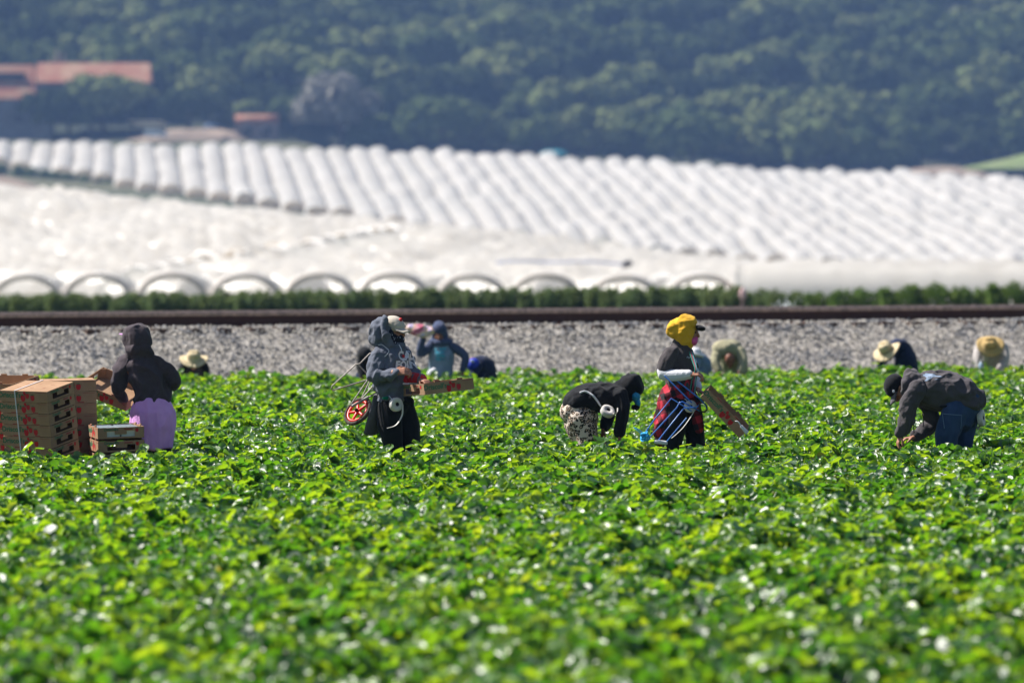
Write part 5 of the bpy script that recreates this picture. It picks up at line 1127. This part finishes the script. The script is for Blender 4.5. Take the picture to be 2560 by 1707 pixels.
def stack(corner_px, corner_py, D, yaw, pitch, roll, n, words, group, corner=(1, -1), closed_top=True, jit=.005):
    """trays piled so the near upper corner of the top one sits at the given spot"""
    Rm = Matrix.Rotation(pitch, 3, 'X') @ Matrix.Rotation(roll, 3, 'Y') @ Matrix.Rotation(yaw, 3, 'Z')
    top = W(corner_px, corner_py, D) - Rm @ Vector((corner[0] * TL / 2, corner[1] * TW / 2, THh)); up = Rm @ Vector((0, 0, 1)); k = 0
    while k < n:
        c = top - up * (k * (THh + .003)) + Rm @ Vector((random.uniform(-jit, jit), random.uniform(-jit, jit), 0))
        if c.z < .01: break
        tray('c' if (k == 0 and closed_top) else 'o', Rm, c, words % (('top' if k == 0 else ORD[k] + ' from the top')), group); k += 1
    ground_clear(top, .38); return Rm, top
Rm1, top1 = stack(116, 979, 51.7, R(-30), R(10), R(-5), 12, 'cardboard strawberry tray, %s of the tilted front stack tied with white strap', 'trays in the tilted front stack')
stack(240, 949, 52.75, R(9), R(1.5), R(-1), 12, 'cardboard strawberry tray, %s of the taller stack right behind the front one', 'trays in the taller rear stack')
stack(95, 948, 53.0, R(9), R(2.5), R(-1), 12, 'cardboard strawberry tray, %s of the rear stack reaching the left edge', 'trays in the rear left stack')
stack(28, 960, 52.3, R(-30), R(8), R(-5), 12, 'cardboard strawberry tray, %s of the partly seen stack at the left edge', 'trays in the left edge stack', closed_top=False)
# white strap round the front stack
sx = -.08
def s1(x, y, z): return top1 + Rm1 @ Vector((x, y, z))
b_ = TW / 2 + .013; zl = -.93
st = [s1(sx, -b_, zl), s1(sx, -b_, THh + .004), s1(sx, b_, THh + .004), s1(sx, b_, zl)]
P_ = []
for a, b in zip(st, st[1:]): P_.append(box((a + b) / 2, ((b - a).length + .004, .010, .003), Matrix(((b - a).normalized(), Rm1 @ Vector((1, 0, 0)), (b - a).normalized().cross(Rm1 @ Vector((1, 0, 0))))).transposed()))
o = rebase(obj('packing_strap', mesh_of(P_, False), M['white'])); tag(o, 'white packing strap running down the tilted front stack of trays', 'strap')
# small stack at the right, front face with the hand holes; the top one filled
def small(k, D, c, yaw, lab, kind='o'):
    Rm = Matrix.Rotation(R(2), 3, 'X') @ Matrix.Rotation(R(-1.5), 3, 'Y') @ Matrix.Rotation(yaw, 3, 'Z'); return tray(kind, Rm, c, lab, 'trays in the low stack')
D_s = 52.2; base = W(290, 1091, D_s + .22)
filled = make_tray(filled=True); Rm = Matrix.Rotation(R(2), 3, 'X') @ Matrix.Rotation(R(-1.5), 3, 'Y') @ Matrix.Rotation(R(-76), 3, 'Z')
filled.location = base; filled.rotation_euler = Rm.to_euler(); filled['label'] = 'top tray of the low stack, holding clear plastic punnets, beside the lavender cloth'; filled['group'] = 'trays in the low stack'
for k in range(1, 5):
    c = base - (Rm @ Vector((0, 0, 1))) * (THh + .02) * k
    if c.z > .02: small(k, D_s, c, R(-76), 'open cardboard tray, %s in the low stack beside the lavender cloth' % ORD[k])
ground_clear(base, .36)
# tray in the left hand of picker 1
f_ = Vector((.62, .30, .0)); Rm = Matrix.Rotation(R(26), 3, 'X') @ Matrix.Rotation(R(9), 3, 'Y') @ Matrix.Rotation(R(-28), 3, 'Z')
tray('o', Rm, W(284, 984, 53.75), 'open tray tipped towards the camera, held at the left hand of the dark-hooded person')
# tray carried by picker 2 : near lower corner at (1063, 987)
Rm = Matrix.Rotation(R(-6), 3, 'Y') @ Matrix.Rotation(R(32), 3, 'Z')
near = Rm @ Vector((-TL / 2, -TW / 2, 0)); tray('o', Rm, W(1063, 987, 51.95) - near, 'open cardboard tray with red strawberries printed on it, carried by the person in slate hoodie')
# tray hanging from the hand of picker 4, tilted down to the right, open side up-right
ax = Vector((.685, 0, -.728)); up = Vector((.72, -.12, .69)).normalized(); up = (up - ax * up.dot(ax)).normalized(); yy = up.cross(ax)
Rm = Matrix((ax, yy, up)).transposed(); near = Rm @ Vector((-TL / 2, -TW / 2, 0))
t = tray('o', Rm, W(1751, 992, 53.2) - near, 'cardboard tray hanging steeply tilted from the hand of the person in mustard head cloth')
o = rebase(obj('white_scoop', [tube([W(1839, 1053, 53.1), W(1845, 1054, 53.1), W(1853, 1065, 53.1)], .006, n=6), tube([W(1853, 1065, 53.1), W(1868, 1082, 53.1)], [(.014, .006), (.020, .006)], side=(.7, 0, .7), n=8)], M['white'])); tag(o, 'small white plastic tag stuck on the steeply tilted tray', 'tag')
for q in (proto_o, proto_c): pass
add_plants()
# ------------------------------------------------------------ air
hz_ = obj('haze', mesh_of([box((0, 1230, 110), (1500, 2600, 245))], False), None, kind='stuff')
hm = bpy.data.materials.new('haze'); hm.use_nodes = True; n = hm.node_tree.nodes; n.remove(n['Principled BSDF'])
pv = n.new('ShaderNodeVolumePrincipled'); pv.inputs['Color'].default_value = (.28, .46, .90, 1); pv.inputs['Density'].default_value = .000105; pv.inputs['Anisotropy'].default_value = .1
hm.node_tree.links.new(pv.outputs[0], n['Material Output'].inputs['Volume']); hz_.data.materials.append(hm)
